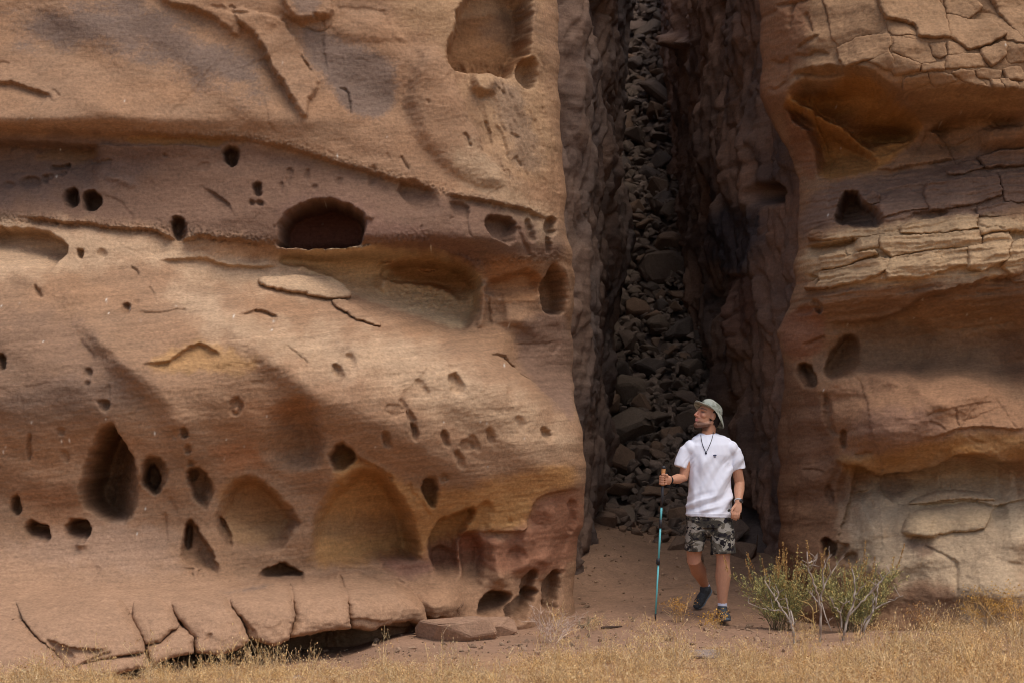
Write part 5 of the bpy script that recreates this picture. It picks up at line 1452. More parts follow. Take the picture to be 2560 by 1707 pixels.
    P_ = [G - ax * 0.02 + ea * 0.036 + eb * 0.008, G - ax * 0.042 + ea * 0.022 + eb * 0.022, G - ax * 0.047 + ea * 0.002 + eb * 0.026, G - ax * 0.046 - ea * 0.016 + eb * 0.022]
    parts.append(ring_tube(P_, [0.013, 0.0115, 0.0105, 0.009], 8))
    # legs
    K1, A1 = M(1735, 1400, 0.04), M(1762, 1462, 0.44)
    parts.append(ring_tube([M(1748, 1318, 0), M(1739, 1345, 0.0), K1 + np.array((0, 0, 0.05)), K1, K1 * 0.86 + A1 * 0.14, K1 * 0.62 + A1 * 0.38, K1 * 0.25 + A1 * 0.75, A1], [0.070, 0.070, 0.062, 0.060, 0.058, 0.066, 0.045, 0.037], 16))
    K2, A2 = M(1808, 1398, -0.05), M(1806, 1512, 0.0)
    parts.append(ring_tube([M(1797, 1318, 0), M(1806, 1345, -0.03), K2 + np.array((0, 0, 0.05)), K2, K2 * 0.86 + A2 * 0.14, K2 * 0.64 + A2 * 0.36 + np.array((0.004, 0.015, 0)), K2 * 0.25 + A2 * 0.75, A2], [0.070, 0.070, 0.060, 0.056, 0.057, 0.066, 0.044, 0.037], 16))
    SKIN, N, L, B = nodes('skin')
    at = N.new('ShaderNodeAttribute'); at.attribute_name = 'tone'
    nt = N.new('ShaderNodeTexNoise'); nt.inputs['Scale'].default_value = 60
    mr = N.new('ShaderNodeMapRange'); mr.inputs['To Min'].default_value = 0.85; mr.inputs['To Max'].default_value = 1.15
    L.new(nt.outputs['Fac'], mr.inputs['Value'])
    vm = N.new('ShaderNodeVectorMath'); vm.operation = 'SCALE'
    L.new(at.outputs['Color'], vm.inputs[0]); L.new(mr.outputs['Result'], vm.inputs['Scale']); L.new(vm.outputs['Vector'], B.inputs['Base Color'])
    B.inputs['Roughness'].default_value = 0.55; B.inputs['Specular IOR Level'].default_value = 0.35
    B.inputs['Subsurface Weight'].default_value = 0.08; B.inputs['Subsurface Radius'].default_value = (0.01, 0.004, 0.002)
    body = mesh_from('body', join(parts), SKIN, None, 0.0042, 2)
    def tone(co):
        q = co - C0
        a, b, c = q @ f, q @ s, q @ h
        base = S(190, 138, 108)
        col = np.repeat(base[None], len(co), 0)
        head = (np.abs(a) < 0.2) & (np.abs(b) < 0.12) & (np.abs(c) < 0.17)
        def mix(m, k):
            m = (np.clip(m, 0, 1) * head)[:, None]
            return col * (1 - m) + k * m
        col = mix(0.45 * np.exp(-((a - 0.1) / 0.03) ** 2 - ((c + 0.04) / 0.03) ** 2), S(196, 116, 98))
        bd = sm((-0.078 - c + 0.25 * np.clip(0.03 - a, 0, 1)) / 0.02) * sm((a + 0.03) / 0.02) * sm((c + 0.15) / 0.012)
        bd = np.maximum(bd, sm(1 - np.hypot((a - 0.088) / 0.03, (c + 0.067) / 0.007)) * 0.9)
        bd = np.maximum(bd, 0.7 * sm(1 - np.hypot((a + 0.005) / 0.016, (c + 0.06) / 0.04)))
        col = mix(bd * 0.72, S(54, 36, 30))
        lip = np.exp(-((c + 0.084) / 0.009) ** 2) * sm((a - 0.078) / 0.008) * sm((0.026 - np.abs(b)) / 0.006)
        col = mix(lip * 0.8, S(178, 92, 92))
        for qd in (-1, 1):
            col = mix(np.exp(-((b - qd * 0.034) / 0.016) ** 2 - ((c + 0.008) / 0.006) ** 2) * sm((a - 0.04) / 0.02), S(40, 26, 22))
            col = mix(0.85 * np.exp(-((b - qd * 0.036) / 0.024) ** 2 - ((c - 0.016) / 0.006) ** 2) * sm((a - 0.04) / 0.02), S(44, 28, 22))
        col = mix(sm((-0.03 - a) / 0.015) * sm((c + 0.085) / 0.02) * sm((0.085 - np.abs(b)) / 0.01), S(34, 24, 20))
        # redder knees and hands
        for p in (K1, K2):
            e = np.exp(-(np.linalg.norm(co - p - np.array((0, -0.05, 0)), axis=1) / 0.05) ** 2)
            col = col * (1 - 0.3 * e[:, None]) + S(186, 110, 84) * 0.3 * e[:, None]
        return col
    set_tone(body, tone); put(body)
    # hair under the hat
    hair = mesh_from('hair', join([blob(H(-0.028, 0, 0.008), (f * 0.092, s * 0.0815, h * 0.100)), blob(H(-0.07, 0, -0.05), (f * 0.04, s * 0.06, h * 0.05))]), plain('hair', S(34, 25, 21), 0.7, 0.3, 0.3, 120), None, 0.006, 3)
    push(hair, lambda co: 0.003 * pn(co[:, 0] * 90 + co[:, 1] * 60, co[:, 2] * 40, 5)); put(hair)
    # hat
    m, N, L, B = nodes('hat_cloth')
    tc = N.new('ShaderNodeTexCoord'); nt = N.new('ShaderNodeTexNoise'); nt.inputs['Scale'].default_value = 26; nt.inputs['Detail'].default_value = 2
    L.new(tc.outputs['Object'], nt.inputs['Vector'])
    cr = N.new('ShaderNodeValToRGB'); e = cr.color_ramp
    e.elements[0].position = 0.38; e.elements[0].color = (*S(116, 118, 102), 1); e.elements[1].position = 0.52; e.elements[1].color = (*S(160, 162, 148), 1)
    L.new(nt.outputs['Fac'], cr.inputs['Fac']); L.new(cr.outputs['Color'], B.inputs['Base Color']); B.inputs['Roughness'].default_value = 0.9
    HATM = m
    hat = empty('hat'); hat.parent = person
    V, Fc = [], []
    n = 40
    prof = [(0.088, 0.034), (0.087, 0.052), (0.083, 0.074), (0.074, 0.094), (0.057, 0.107), (0.030, 0.113), (0.004, 0.114)]
    for r_, z_ in prof:
        for k in range(n):
            w = 2 * math.pi * k / n
            wob = 1 + 0.025 * math.sin(3 * w + z_ * 40) + 0.015 * math.sin(7 * w)
            V.append(H(-0.014 + r_ * 1.13 * math.cos(w) * wob, -r_ * 0.95 * math.sin(w) * wob, z_ + 0.012 * math.cos(w)))
    for i in range(len(prof) - 1):
        for k in range(n): Fc.append((i * n + k, i * n + (k + 1) % n, (i + 1) * n + (k + 1) % n, (i + 1) * n + k))
    Fc.append(tuple((len(prof) - 1) * n + k for k in range(n)))
    crown = put(mesh_from('crown', (V, Fc), HATM)); crown.parent = hat
    V, Fc = [], []
    rows = [(0.0, 0.0), (0.25, 0.0), (0.5, 0.0), (0.75, 0.0), (1.0, 0.0), (1.0, -0.005), (0.7, -0.005), (0.4, -0.005), (0.0, -0.005)]
    for t_, z_ in rows:
        for k in range(n):
            w = 2 * math.pi * k / n
            fr = (math.cos(w) + 1) / 2
            drop = -0.085 * (1 - fr) ** 1.6 - 0.028 * abs(math.sin(w)) + 0.018 * fr
            up = 0.03 * math.exp(-((w - 1.15) / 0.5) ** 2)
            r_ = 0.087 + (0.054 - 0.010 * (1 - fr)) * t_
            V.append(H(-0.014 + r_ * 1.13 * math.cos(w), -r_ * 0.95 * math.sin(w), 0.036 + 0.012 * math.cos(w) + (drop + up) * t_ ** 1.2 + z_ + 0.004 * math.sin(5 * w) * t_))
    for i in range(len(rows) - 1):
        for k in range(n): Fc.append((i * n + k, i * n + (k + 1) % n, (i + 1) * n + (k + 1) % n, (i + 1) * n + k))
    brim = put(mesh_from('brim', (V, Fc), HATM)); brim.parent = hat
    V, Fc = [], []
    for z_, r_ in ((0.037, 0.0895), (0.054, 0.0890)):
        for k in range(n):
            w = 2 * math.pi * k / n
            V.append(H(-0.014 + r_ * 1.13 * math.cos(w), -r_ * 0.95 * math.sin(w), z_ + 0.012 * math.cos(w)))
    for k in range(n): Fc.append((k, (k + 1) % n, n + (k + 1) % n, n + k))
    hb = put(mesh_from('hat_band', (V, Fc), plain('hat_band', S(146, 148, 134), 0.9))); hb.parent = hat
    # T-shirt
    sp = []
    sp.append(ring_tube([M(1772, 1087, 0.012), M(1773, 1093, 0.01), M(1775, 1101, 0.005), M(1776, 1113), M(1776, 1135), M(1775, 1165), M(1775, 1200), M(1775, 1240), M(1773, 1270), M(1772, 1291)],
              [(0.072, 0.066), (0.105, 0.074), (0.165, 0.082), (0.200, 0.100), (0.190, 0.118), (0.178, 0.126), (0.176, 0.126), (0.184, 0.130), (0.188, 0.136), (0.190, 0.140)], 40, (1, 0, 0), True))
    for cu in (1727, 1826):
        sp.append(blob(M(cu, 1121, 0.0), ((0.064, 0, 0), (0, 0.078, 0), (0, 0, 0.070))))
    sp.append(ring_tube([M(1742, 1104, 0), M(1750, 1098, 0.005), M(1790, 1097, 0.005), M(1810, 1104, 0)], [(0.05, 0.066)] * 4, 20, (0, 0, 1)))
    sp.append(ring_tube([M(1734, 1108, 0), M(1716, 1128, -0.005), M(1707, 1150, -0.012), M(1701, 1167, -0.016)], [0.045, 0.062, 0.062, 0.060], 22, (1, 0, 0), True))
    sp.append(ring_tube([M(1820, 1110, 0), M(1835, 1130, 0.008), M(1842, 1152, 0.016), M(1846, 1173, 0.022)], [0.045, 0.062, 0.061, 0.060], 22, (1, 0, 0), True))
    SHIRT = plain('white_cotton', S(228, 228, 235), 0.9, 0.2, 0.02, 300, 0.05)
    shirt = mesh_from('t_shirt', join(sp), SHIRT, None, 0.0055, 7)
    def folds(co):
        u = 1280 + F * co[:, 0] / co[:, 1]; v = HV - F * (co[:, 2] - CZ) / co[:, 1]
        d = 0.005 * fbm(u / 24 - v / 60, v / 80, 31, 2) + 0.001 * fbm(u / 14, v / 18, 32, 2)
        w = sm((v - 1130) / 30) * sm((1290 - v) / 20) * (co[:, 1] < PY + 0.02)
        # drag folds from the far shoulder towards the near hip, and round the hem
        q = (u - 1800) * 0.9 + (v - 1150) * 0.50
        d += 0.024 * w * sm((u - 1735) / 25) * np.clip(pn(q / 22, v / 150, 33), -0.6, 0.9)
        d += 0.016 * w * sm((v - 1215) / 40) * pn((u - 1770) / 70, (v + 0.25 * u) / 14, 34)
        d += 0.006 * w * sm((1760 - u) / 25) * pn(u / 13, v / 90, 35)
        arm = np.exp(-((u - 1825) / 16) ** 2 - ((v - 1160) / 22) ** 2) + np.exp(-((u - 1722) / 14) ** 2 - ((v - 1160) / 22) ** 2)
        d += 0.008 * arm * pn(u / 9 + v / 11, v / 30, 36)
        d += 0.003 * np.exp(-((v - 1284) / 2.0) ** 2)
        return d
    push(shirt, folds); put(shirt)
    collar = put(mesh_from('collar', ring_tube([M(1771 + 27 * math.cos(w), 1093 + 6.5 * math.sin(w) * 1.0 - 5 * math.cos(w) * 0.2 + (4 if math.sin(w) > 0 else -3), -0.072 * math.sin(w) + 0.004) for w in np.linspace(0, 2 * math.pi, 28)], [0.0055] * 28, 8), plain('ribbed_collar', S(228, 222, 214), 0.9)))
    # camouflage shorts
    m, N, L, B = nodes('camouflage')
    tc = N.new('ShaderNodeTexCoord'); mp = N.new('ShaderNodeMapping'); mp.inputs['Scale'].default_value = (1.0, 1.0, 1.35)
    L.new(tc.outputs['Object'], mp.inputs['Vector'])
    n1 = N.new('ShaderNodeTexNoise'); n1.inputs['Scale'].default_value = 11; n1.inputs['Detail'].default_value = 1.6; n1.inputs['Distortion'].default_value = 0.9
    n2 = N.new('ShaderNodeTexNoise'); n2.inputs['Scale'].default_value = 15; n2.inputs['Detail'].default_value = 1.4; n2.inputs['Distortion'].default_value = 1.2
    m2 = N.new('ShaderNodeMapping'); m2.inputs['Location'].default_value = (3.1, 1.7, 5.2); L.new(mp.outputs['Vector'], m2.inputs['Vector'])
    L.new(mp.outputs['Vector'], n1.inputs['Vector']); L.new(m2.outputs['Vector'], n2.inputs['Vector'])
    c1 = N.new('ShaderNodeValToRGB'); c1.color_ramp.interpolation = 'CONSTANT'
    e = c1.color_ramp.elements
    e[0].position = 0; e[0].color = (*S(66, 61, 54), 1); e[1].position = 0.46; e[1].color = (*S(98, 90, 78), 1)
    q = e.new(0.545); q.color = (*S(146, 138, 126), 1)
    L.new(n1.outputs['Fac'], c1.inputs['Fac'])
    c2 = N.new('ShaderNodeValToRGB'); c2.color_ramp.interpolation = 'CONSTANT'
    c2.color_ramp.elements[0].position = 0; c2.color_ramp.elements[0].color = (0, 0, 0, 1); c2.color_ramp.elements[1].position = 0.57; c2.color_ramp.elements[1].color = (1, 1, 1, 1)
    L.new(n2.outputs['Fac'], c2.inputs['Fac'])
    mx = N.new('ShaderNodeMix'); mx.data_type = 'RGBA'
    L.new(c2.outputs['Color'], mx.inputs['Factor']); L.new(c1.outputs['Color'], mx.inputs['A']); mx.inputs['B'].default_value = (*S(38, 34, 36), 1)
    L.new(mx.outputs['Result'], B.inputs['Base Color']); B.inputs['Roughness'].default_value = 0.95; B.inputs['Specular IOR Level'].default_value = 0.1
    sp = [ring_tube([M(1772, 1272), M(1772, 1295), M(1772, 1318)], [(0.176, 0.118), (0.190, 0.13), (0.190, 0.125)], 30, (1, 0, 0), True),
          ring_tube([M(1746, 1300), M(1741, 1330, 0.0), M(1736, 1355, 0.0), M(1735, 1373, 0.01)], [(0.10, 0.12), (0.088, 0.11), (0.080, 0.10), (0.079, 0.098)], 26, (1, 0, 0), True),
          ring_tube([M(1799, 1300), M(1805, 1330, -0.02), M(1808, 1360, -0.035), M(1809, 1384, -0.04)], [(0.10, 0.12), (0.100, 0.115), (0.102, 0.112), (0.104, 0.112)], 26, (1, 0, 0), True)]
    sp.append(blob(M(1773, 1322), ((0.10, 0, 0), (0, 0.11, 0), (0, 0, 0.075))))
    shorts = mesh_from('shorts', join(sp), m, None, 0.0055, 3)
    def folds2(co):
        u = 1280 + F * co[:, 0] / co[:, 1]; v = HV - F * (co[:, 2] - CZ) / co[:, 1]
        return 0.008 * fbm(u / 22 + v / 40, v / 38, 41, 3) + 0.004 * pn(u / 9, v / 26, 42)
    push(shorts, folds2); put(shorts)
    # shoes and socks
    SHOE = plain('shoe_mesh', S(66, 68, 70), 0.85, 0.2, 0.25, 80, 0.3); SOLE = plain('shoe_sole', S(104, 112, 120), 0.8, 0.2, 0.1)
    LACE = plain('lace', S(150, 132, 70), 0.9); SOCK = plain('sock', S(206, 208, 222), 0.95)
    def shoe(ank, heel, toe, up):
        heel, toe, up = np.array(heel), np.array(toe), np.array(up)
        d = toe - heel; Ls = np.linalg.norm(d); d = d / Ls
        up = up - d * (up @ d); up /= np.linalg.norm(up); sd = np.cross(d, up)
        root = empty('shoe'); root.parent = person
        def at(t, z): return heel + d * Ls * t + up * z
        up_parts = [ring_tube([at(0.06, 0.050), at(0.2, 0.056), at(0.42, 0.052), at(0.65, 0.042), at(0.84, 0.034), at(0.94, 0.030)], [(0.034, 0.046), (0.037, 0.052), (0.040, 0.048), (0.045, 0.036), (0.043, 0.028), (0.032, 0.022)], 16, sd),
                    ring_tube([at(0.2, 0.06), ank * 0.35 + at(0.2, 0.1) * 0.65], [0.042, 0.041], 14, sd)]
        u_ = put(mesh_from('upper', join(up_parts), SHOE, None, 0.006, 3)); u_.parent = root
        so = put(mesh_from('sole', ring_tube([at(0.0, 0.012), at(0.15, 0.014), at(0.42, 0.014), at(0.68, 0.014), at(0.88, 0.018), at(0.99, 0.026)], [(0.030, 0.016), (0.039, 0.017), (0.039, 0.016), (0.048, 0.015), (0.043, 0.014), (0.028, 0.012)], 16, sd), SOLE)); so.parent = root
        for t in (0.38, 0.47, 0.56, 0.64):
            z = 0.052 + 0.046 * (1 - (t - 0.2) * 1.15)
            la = put(mesh_from('lace', ring_tube([at(t, z - 0.010) - sd * 0.026, at(t + 0.01, z + 0.004), at(t, z - 0.010) + sd * 0.026], [0.0035] * 3, 6), LACE)); la.parent = root
        return root
    shoe(A1, M(1775, 1475, 0.50), M(1741, 1521, 0.47), (-0.45, -0.82, 0.25))
    shoe(A2, M(1803, 1546, 0.05), M(1817, 1555, -0.20), (0, -0.1, 1.0))
    for a, k in ((A1, K1), (A2, K2)):
        d = (k - a); d /= np.linalg.norm(d)
        put(mesh_from('sock', ring_tube([a - d * 0.045, a - d * 0.01, a + d * 0.022], [0.040, 0.039, 0.0395], 16), SOCK, None, 0.006, 1))
    # necklace, pendant, chest emblem, watch, wristband
    dg = bpy.context.evaluated_depsgraph_get(); dg.update()
    def on_shirt(u, v, lift=0.003):
        d = world_at(u, v, 1.0) - Vector((0, 0, CZ)); d.normalize()
        ok, p, nrm, _ = shirt.ray_cast(Vector((0, 0, CZ)) - Vector(off) , d)
        if not ok: return M(u, v, -0.12)
        return np.array(p + Vector(off)) + np.array(nrm) * lift
    CORD = plain('cord', S(48, 42, 46), 0.7)
    pts = [M(1752, 1086, -0.05), on_shirt(1754, 1101), on_shirt(1757, 1112), on_shirt(1761, 1122), on_shirt(1765, 1130), on_shirt(1770, 1121), on_shirt(1776, 1108), M(1780, 1096, -0.075), M(1784, 1080, -0.045)]
    nk = put(mesh_from('necklace', ring_tube(pts, [0.0028] * len(pts), 6), CORD))
    pd = put(mesh_from('pendant', blob(on_shirt(1765, 1132, 0.005), ((0.009, 0, 0), (0, 0.004, 0), (0, 0, 0.011))), plain('pendant', S(40, 40, 58), 0.4, 0.5))); pd.parent = nk
    em = put(mesh_from('chest_emblem', join([blob(on_shirt(1787, 1137.5, 0.0015), ((0.0150, 0.004, 0), (0, 0.0015, 0), (0, 0, 0.0075))), blob(on_shirt(1787, 1141.5, 0.0015), ((0.0110, 0.003, 0), (0, 0.0012, 0), (0, 0, 0.0020)))]), plain('emblem_thread', S(66, 72, 96), 0.8)))
    em.parent = shirt
    d2 = (WR2 - EL2) / np.linalg.norm(WR2 - EL2)
    w2 = WR2 - d2 * 0.018
    watch = empty('wristwatch'); watch.parent = person
    a_ = np.cross(d2, (0, 1, 0)); a_ /= np.linalg.norm(a_); b_ = np.cross(d2, a_)
    st_ = put(mesh_from('strap', ring_tube([w2 + (a_ * math.cos(w) + b_ * math.sin(w)) * 0.0325 for w in np.linspace(0, 2 * math.pi, 20)], [(0.006, 0.004)] * 20, 8, d2), plain('watch_strap', S(196, 194, 190), 0.4, 0.5))); st_.parent = watch
    wf = w2 + np.array((0.018, -0.028, 0.004))
    dl = put(mesh_from('dial', blob(wf, ((0.015, 0.008, 0), (-0.003, 0.006, 0), (0, 0, 0.016))), plain('watch_dial', S(40, 40, 42), 0.25, 0.6))); dl.parent = watch
    d1 = (WR1 - EL1) / np.linalg.norm(WR1 - EL1)
    w1 = WR1 - d1 * 0.004
    a_ = np.cross(d1, (0, 0, 1)); a_ /= np.linalg.norm(a_); b_ = np.cross(d1, a_)
    put(mesh_from('wristband', ring_tube([w1 + (a_ * math.cos(w) + b_ * math.sin(w)) * 0.033 for w in np.linspace(0, 2 * math.pi, 20)], [(0.009, 0.004)] * 20, 8, d1), plain('wristband', S(30, 27, 28), 0.7)))
    tag(person, 'walker in white T-shirt, camouflage shorts and sun hat, looking up to the left', 'person')
    # ---- trekking pole
    pole = empty('trekking_pole', tuple(tip)); po = np.array(tip)
    def pput(o):
        o.parent = pole
        me = o.data; co = np.zeros(len(me.vertices) * 3); me.vertices.foreach_get('co', co)
        me.vertices.foreach_set('co', (co.reshape(-1, 3) - po).ravel()); me.update()
        return o
    Lp = np.linalg.norm(tip - top)
    def seg(name, v0, v1, r0, r1, mat, n=12):
        a, b = top + (tip - top) * (v0 - 1169) / 383.0, top + (tip - top) * (v1 - 1169) / 383.0
        return pput(mesh_from(name, ring_tube([a, a * 0.5 + b * 0.5, b], [r0, (r0 + r1) / 2, r1], n, None, True), mat))
    TEAL = plain('teal_metal', S(104, 188, 190), 0.4, 0.5); BLK = plain('black_plastic', S(44, 42, 44), 0.5, 0.5); CORK = plain('cork', S(178, 122, 76), 0.85, 0.2, 0.25, 60, 0.3)
    g = seg('grip', 1169, 1212, 0.0165, 0.0160, CORK)
    c_ = seg('grip_cap', 1164, 1170, 0.012, 0.0175, BLK); c_.parent = g
    seg('lower_grip', 1212, 1266, 0.0125, 0.0110, BLK)
    seg('shaft', 1266, 1300, 0.0090, 0.0090, TEAL)
    seg('lock_collar', 1296, 1318, 0.0125, 0.0125, BLK)
    seg('shaft', 1316, 1398, 0.0085, 0.0085, TEAL)
    lk = seg('lock_collar', 1393, 1410, 0.0120, 0.0120, BLK)
    lv = pput(mesh_from('lever', ring_tube([top + (tip - top) * 226 / 383 - np.array((0.012, 0.01, 0)), top + (tip - top) * 238 / 383 - np.array((0.016, 0.012, 0))], [0.007, 0.006], 8), BLK)); lv.parent = lk
    seg('shaft', 1408, 1534, 0.0075, 0.0070, TEAL)
    seg('tip', 1532, 1546, 0.0085, 0.0060, BLK); seg('tip', 1546, 1553, 0.004, 0.003, BLK)
    st = [G + ea * 0.02 - ax * 0.05, G + ea * 0.05 - ax * 0.01 + eb * 0.01, WR1 + np.array((0, -0.03, -0.02)), WR1 + np.array((0, 0.0, -0.045)), G + ea * 0.03 + ax * 0.05 + eb * 0.02]
    pput(mesh_from('wrist_strap', ring_tube(st, [(0.007, 0.002)] * 5, 8), BLK))
    tag(pole, 'teal and black trekking pole with cork grip held upright by the walker', 'trekking pole')
build_person()
# ------------------------------------------------------------------ plants
class Tuft:
    """collects thin ribbons and small leaves"""
    def __init__(s): s.V, s.F, s.C, s.n = [], [], [], 0
    def ribbon(s, pts, w, col, rs, taper=0.4):
        pts = np.array(pts, float); m = len(pts)
        a = rs.normal(size=3); t = pts[-1] - pts[0]; a = np.cross(t, a); a /= np.linalg.norm(a) + 1e-9
        ww = np.linspace(1, taper, m)[:, None] * w / 2
        s.V += [pts - a * ww, pts + a * ww]
        i = np.arange(m - 1)
        s.F.append(np.stack([s.n + i, s.n + i + 1, s.n + m + i + 1, s.n + m + i], 1))
        s.C.append(np.repeat(np.asarray(col)[None], 2 * m, 0)); s.n += 2 * m
    def leaf(s, p, d, l, w, col, rs):
        d = np.array(d, float); d /= np.linalg.norm(d) + 1e-9
        a = np.cross(d, rs.normal(size=3)); a /= np.linalg.norm(a) + 1e-9
        q = np.array([p, p + d * l * 0.5 + a * w / 2, p + d * l, p + d * l * 0.5 - a * w / 2])
        s.V.append(q); s.F.append(np.array([[s.n, s.n + 1, s.n + 2, s.n + 3]])); s.C.append(np.repeat(np.asarray(col)[None], 4, 0)); s.n += 4
    def arrays(s): return np.vstack(s.V), np.vstack(s.F), np.vstack(s.C)
    def build(s, name, mat, parent=None):
        V, Fc, C = s.arrays()
        return raw_mesh(name, V, Fc, C, mat, parent, False)

STRAW = toned('dry_grass', 0.9, 0.1)
GREEN = toned('shrub_leaf', 0.8, 0.2)

def dry_proto(seed, tall=1.0, airy=False):
    rs = np.random.default_rng(seed); t = Tuft()
    tones = [S(222, 192, 142), S(206, 174, 122), S(184, 150, 106), S(212, 176, 116), S(176, 150, 116)]
    ns = rs.integers(7, 12)
    for k in range(ns):
        b = np.array([rs.normal() * 0.03, rs.normal() * 0.03, -0.01])
        l = rs.uniform(0.07, 0.17) * tall
        d = np.array([rs.normal() * 0.45, rs.normal() * 0.45, 1.0]); d /= np.linalg.norm(d)
        bend = rs.normal(size=3) * 0.25 * l; bend[2] *= 0.2
        p = [b, b + d * l * 0.5 + bend * 0.25, b + d * l + bend]
        col = tones[rs.integers(5)] * rs.uniform(0.8, 1.15)
        t.ribbon(p, rs.uniform(0.0022, 0.0036), col, rs)
        for j in range(rs.integers(3, 6)):
            f = rs.uniform(0.35, 1.0)
            q = p[1] * (1 - (f - 0.5) * 2) + p[2] * (f - 0.5) * 2 if f > 0.5 else p[0] * (1 - 2 * f) + p[1] * 2 * f
            e = q + np.array([rs.normal() * 0.6, rs.normal() * 0.6, rs.uniform(0.3, 1.0)]) * rs.uniform(0.02, 0.05)
            t.ribbon([q, e], 0.002, col * 0.95, rs, 0.6)
            sc = [S(210, 174, 118), S(192, 150, 94), S(158, 120, 80), S(216, 186, 138)][rs.integers(4)] * rs.uniform(0.8, 1.1)
            for z in range(1 + (j % 2)):
                t.leaf(e + rs.normal(size=3) * 0.004, rs.normal(size=3) + np.array([0, 0, 0.6]), rs.uniform(0.007, 0.013), rs.uniform(0.005, 0.009), sc, rs)
    return t.arrays()

def cover(u, v):
    """how thickly the dry herbs stand at a spot of the ground, 0..1"""
    n = fbm(u / 130.0, v / 26.0, 801, 3)
    edge = np.interp(u, [0, 300, 520, 620, 1100, 1330, 1400, 2000, 2150, 2300, 2560], [1688, 1684, 1680, 1680, 1668, 1640, 1630, 1630, 1612, 1590, 1566])
    k = sm((v - edge) / 34.0 + 0.9 * n)
    k = np.where((u > 1340) & (v > 1515), np.maximum(k, 0.10 * (n > 0.0)), k)
    c = fbm(u / 60.0, v / 14.0, 803, 3)
    return k * np.clip(0.28 + 0.6 * n + 1.5 * c, 0.02, 1)

def build_grass():
    rs = np.random.default_rng(91)
    protos = [dry_proto(900 + k) for k in range(20)]
    m = 30000
    Y = np.sqrt(rs.uniform(10.2 ** 2, 16.6 ** 2, m)); X = rs.uniform(-0.285, 0.285, m) * Y
    z = ground_z(X, Y)
    u = 1280 + F * X / Y; v = HV - F * (z - CZ) / Y
    ok = rs.random(m) < cover(u, v)
    ok &= ~((X < 0.0) & (Y > 12.6) & (v < 1600))
    X, Y, z, u, v = X[ok], Y[ok], z[ok], u[ok], v[ok]; m = X.size
    gold = 0.5 + 0.5 * pn(X / 0.8, Y / 0.6, 802)
    V, Fc, C, n = [], [], [], 0
    for k in range(m):
        a, f, c = protos[rs.integers(20)]
        w = rs.uniform(0, 6.28); sc = rs.uniform(0.42, 0.8)
        if u[k] > 2150: sc *= 1.25
        tall = sc * (rs.uniform(1.5, 3.0) if rs.random() < 0.10 else rs.uniform(0.5, 1.2))
        R = np.array([[math.cos(w), -math.sin(w), 0], [math.sin(w), math.cos(w), 0], [0, 0, 1]])
        p = (a @ R.T) * np.array([sc * 1.25, sc * 1.25, tall]) + np.array([X[k], Y[k], z[k]])
        V.append(p); Fc.append(f + n); n += len(p)
        cl = c.mean(1, keepdims=True); c = (cl + (c - cl) * 1.0) * 0.97 + 0.012
        C.append(c * (1 + 0.15 * np.array([gold[k] - 0.4, 0.4 * (gold[k] - 0.5), -0.8 * (gold[k] - 0.3)])) * rs.uniform(0.95, 1.3))
    o = raw_mesh('dry_grass', np.vstack(V), np.vstack(Fc), np.vstack(C), STRAW, None, False)
    tag(o, 'straw coloured dry herbs and grass covering the foreground', 'grass', None, 'stuff')
build_grass()

def stem_tube(t, pts, rads, col, n=5):
    V, Fc = ring_tube(pts, rads, n)
    V = np.array(V); 
    quads = np.array([q for q in Fc if len(q) == 4])
    t.V.append(V); t.F.append(quads + t.n); t.C.append(np.repeat(np.asarray(col)[None], len(V), 0)); t.n += len(V)

def jitter_path(pts, Y, rs, amp=0.008, sub=4, dep=0.12):
    """a drawn branch given real depth"""
    p = chaikin(pts, False, 2)
    q = []
    y0 = Y; dy = rs.normal() * dep
    for k, (u, v) in enumerate(p):
        w = np.array(world_at(u, v, Y + dy * k / len(p) + 0.02 * math.sin(k * 1.3)))
        q.append(w + rs.normal(size=3) * amp * 0.4)
    return q

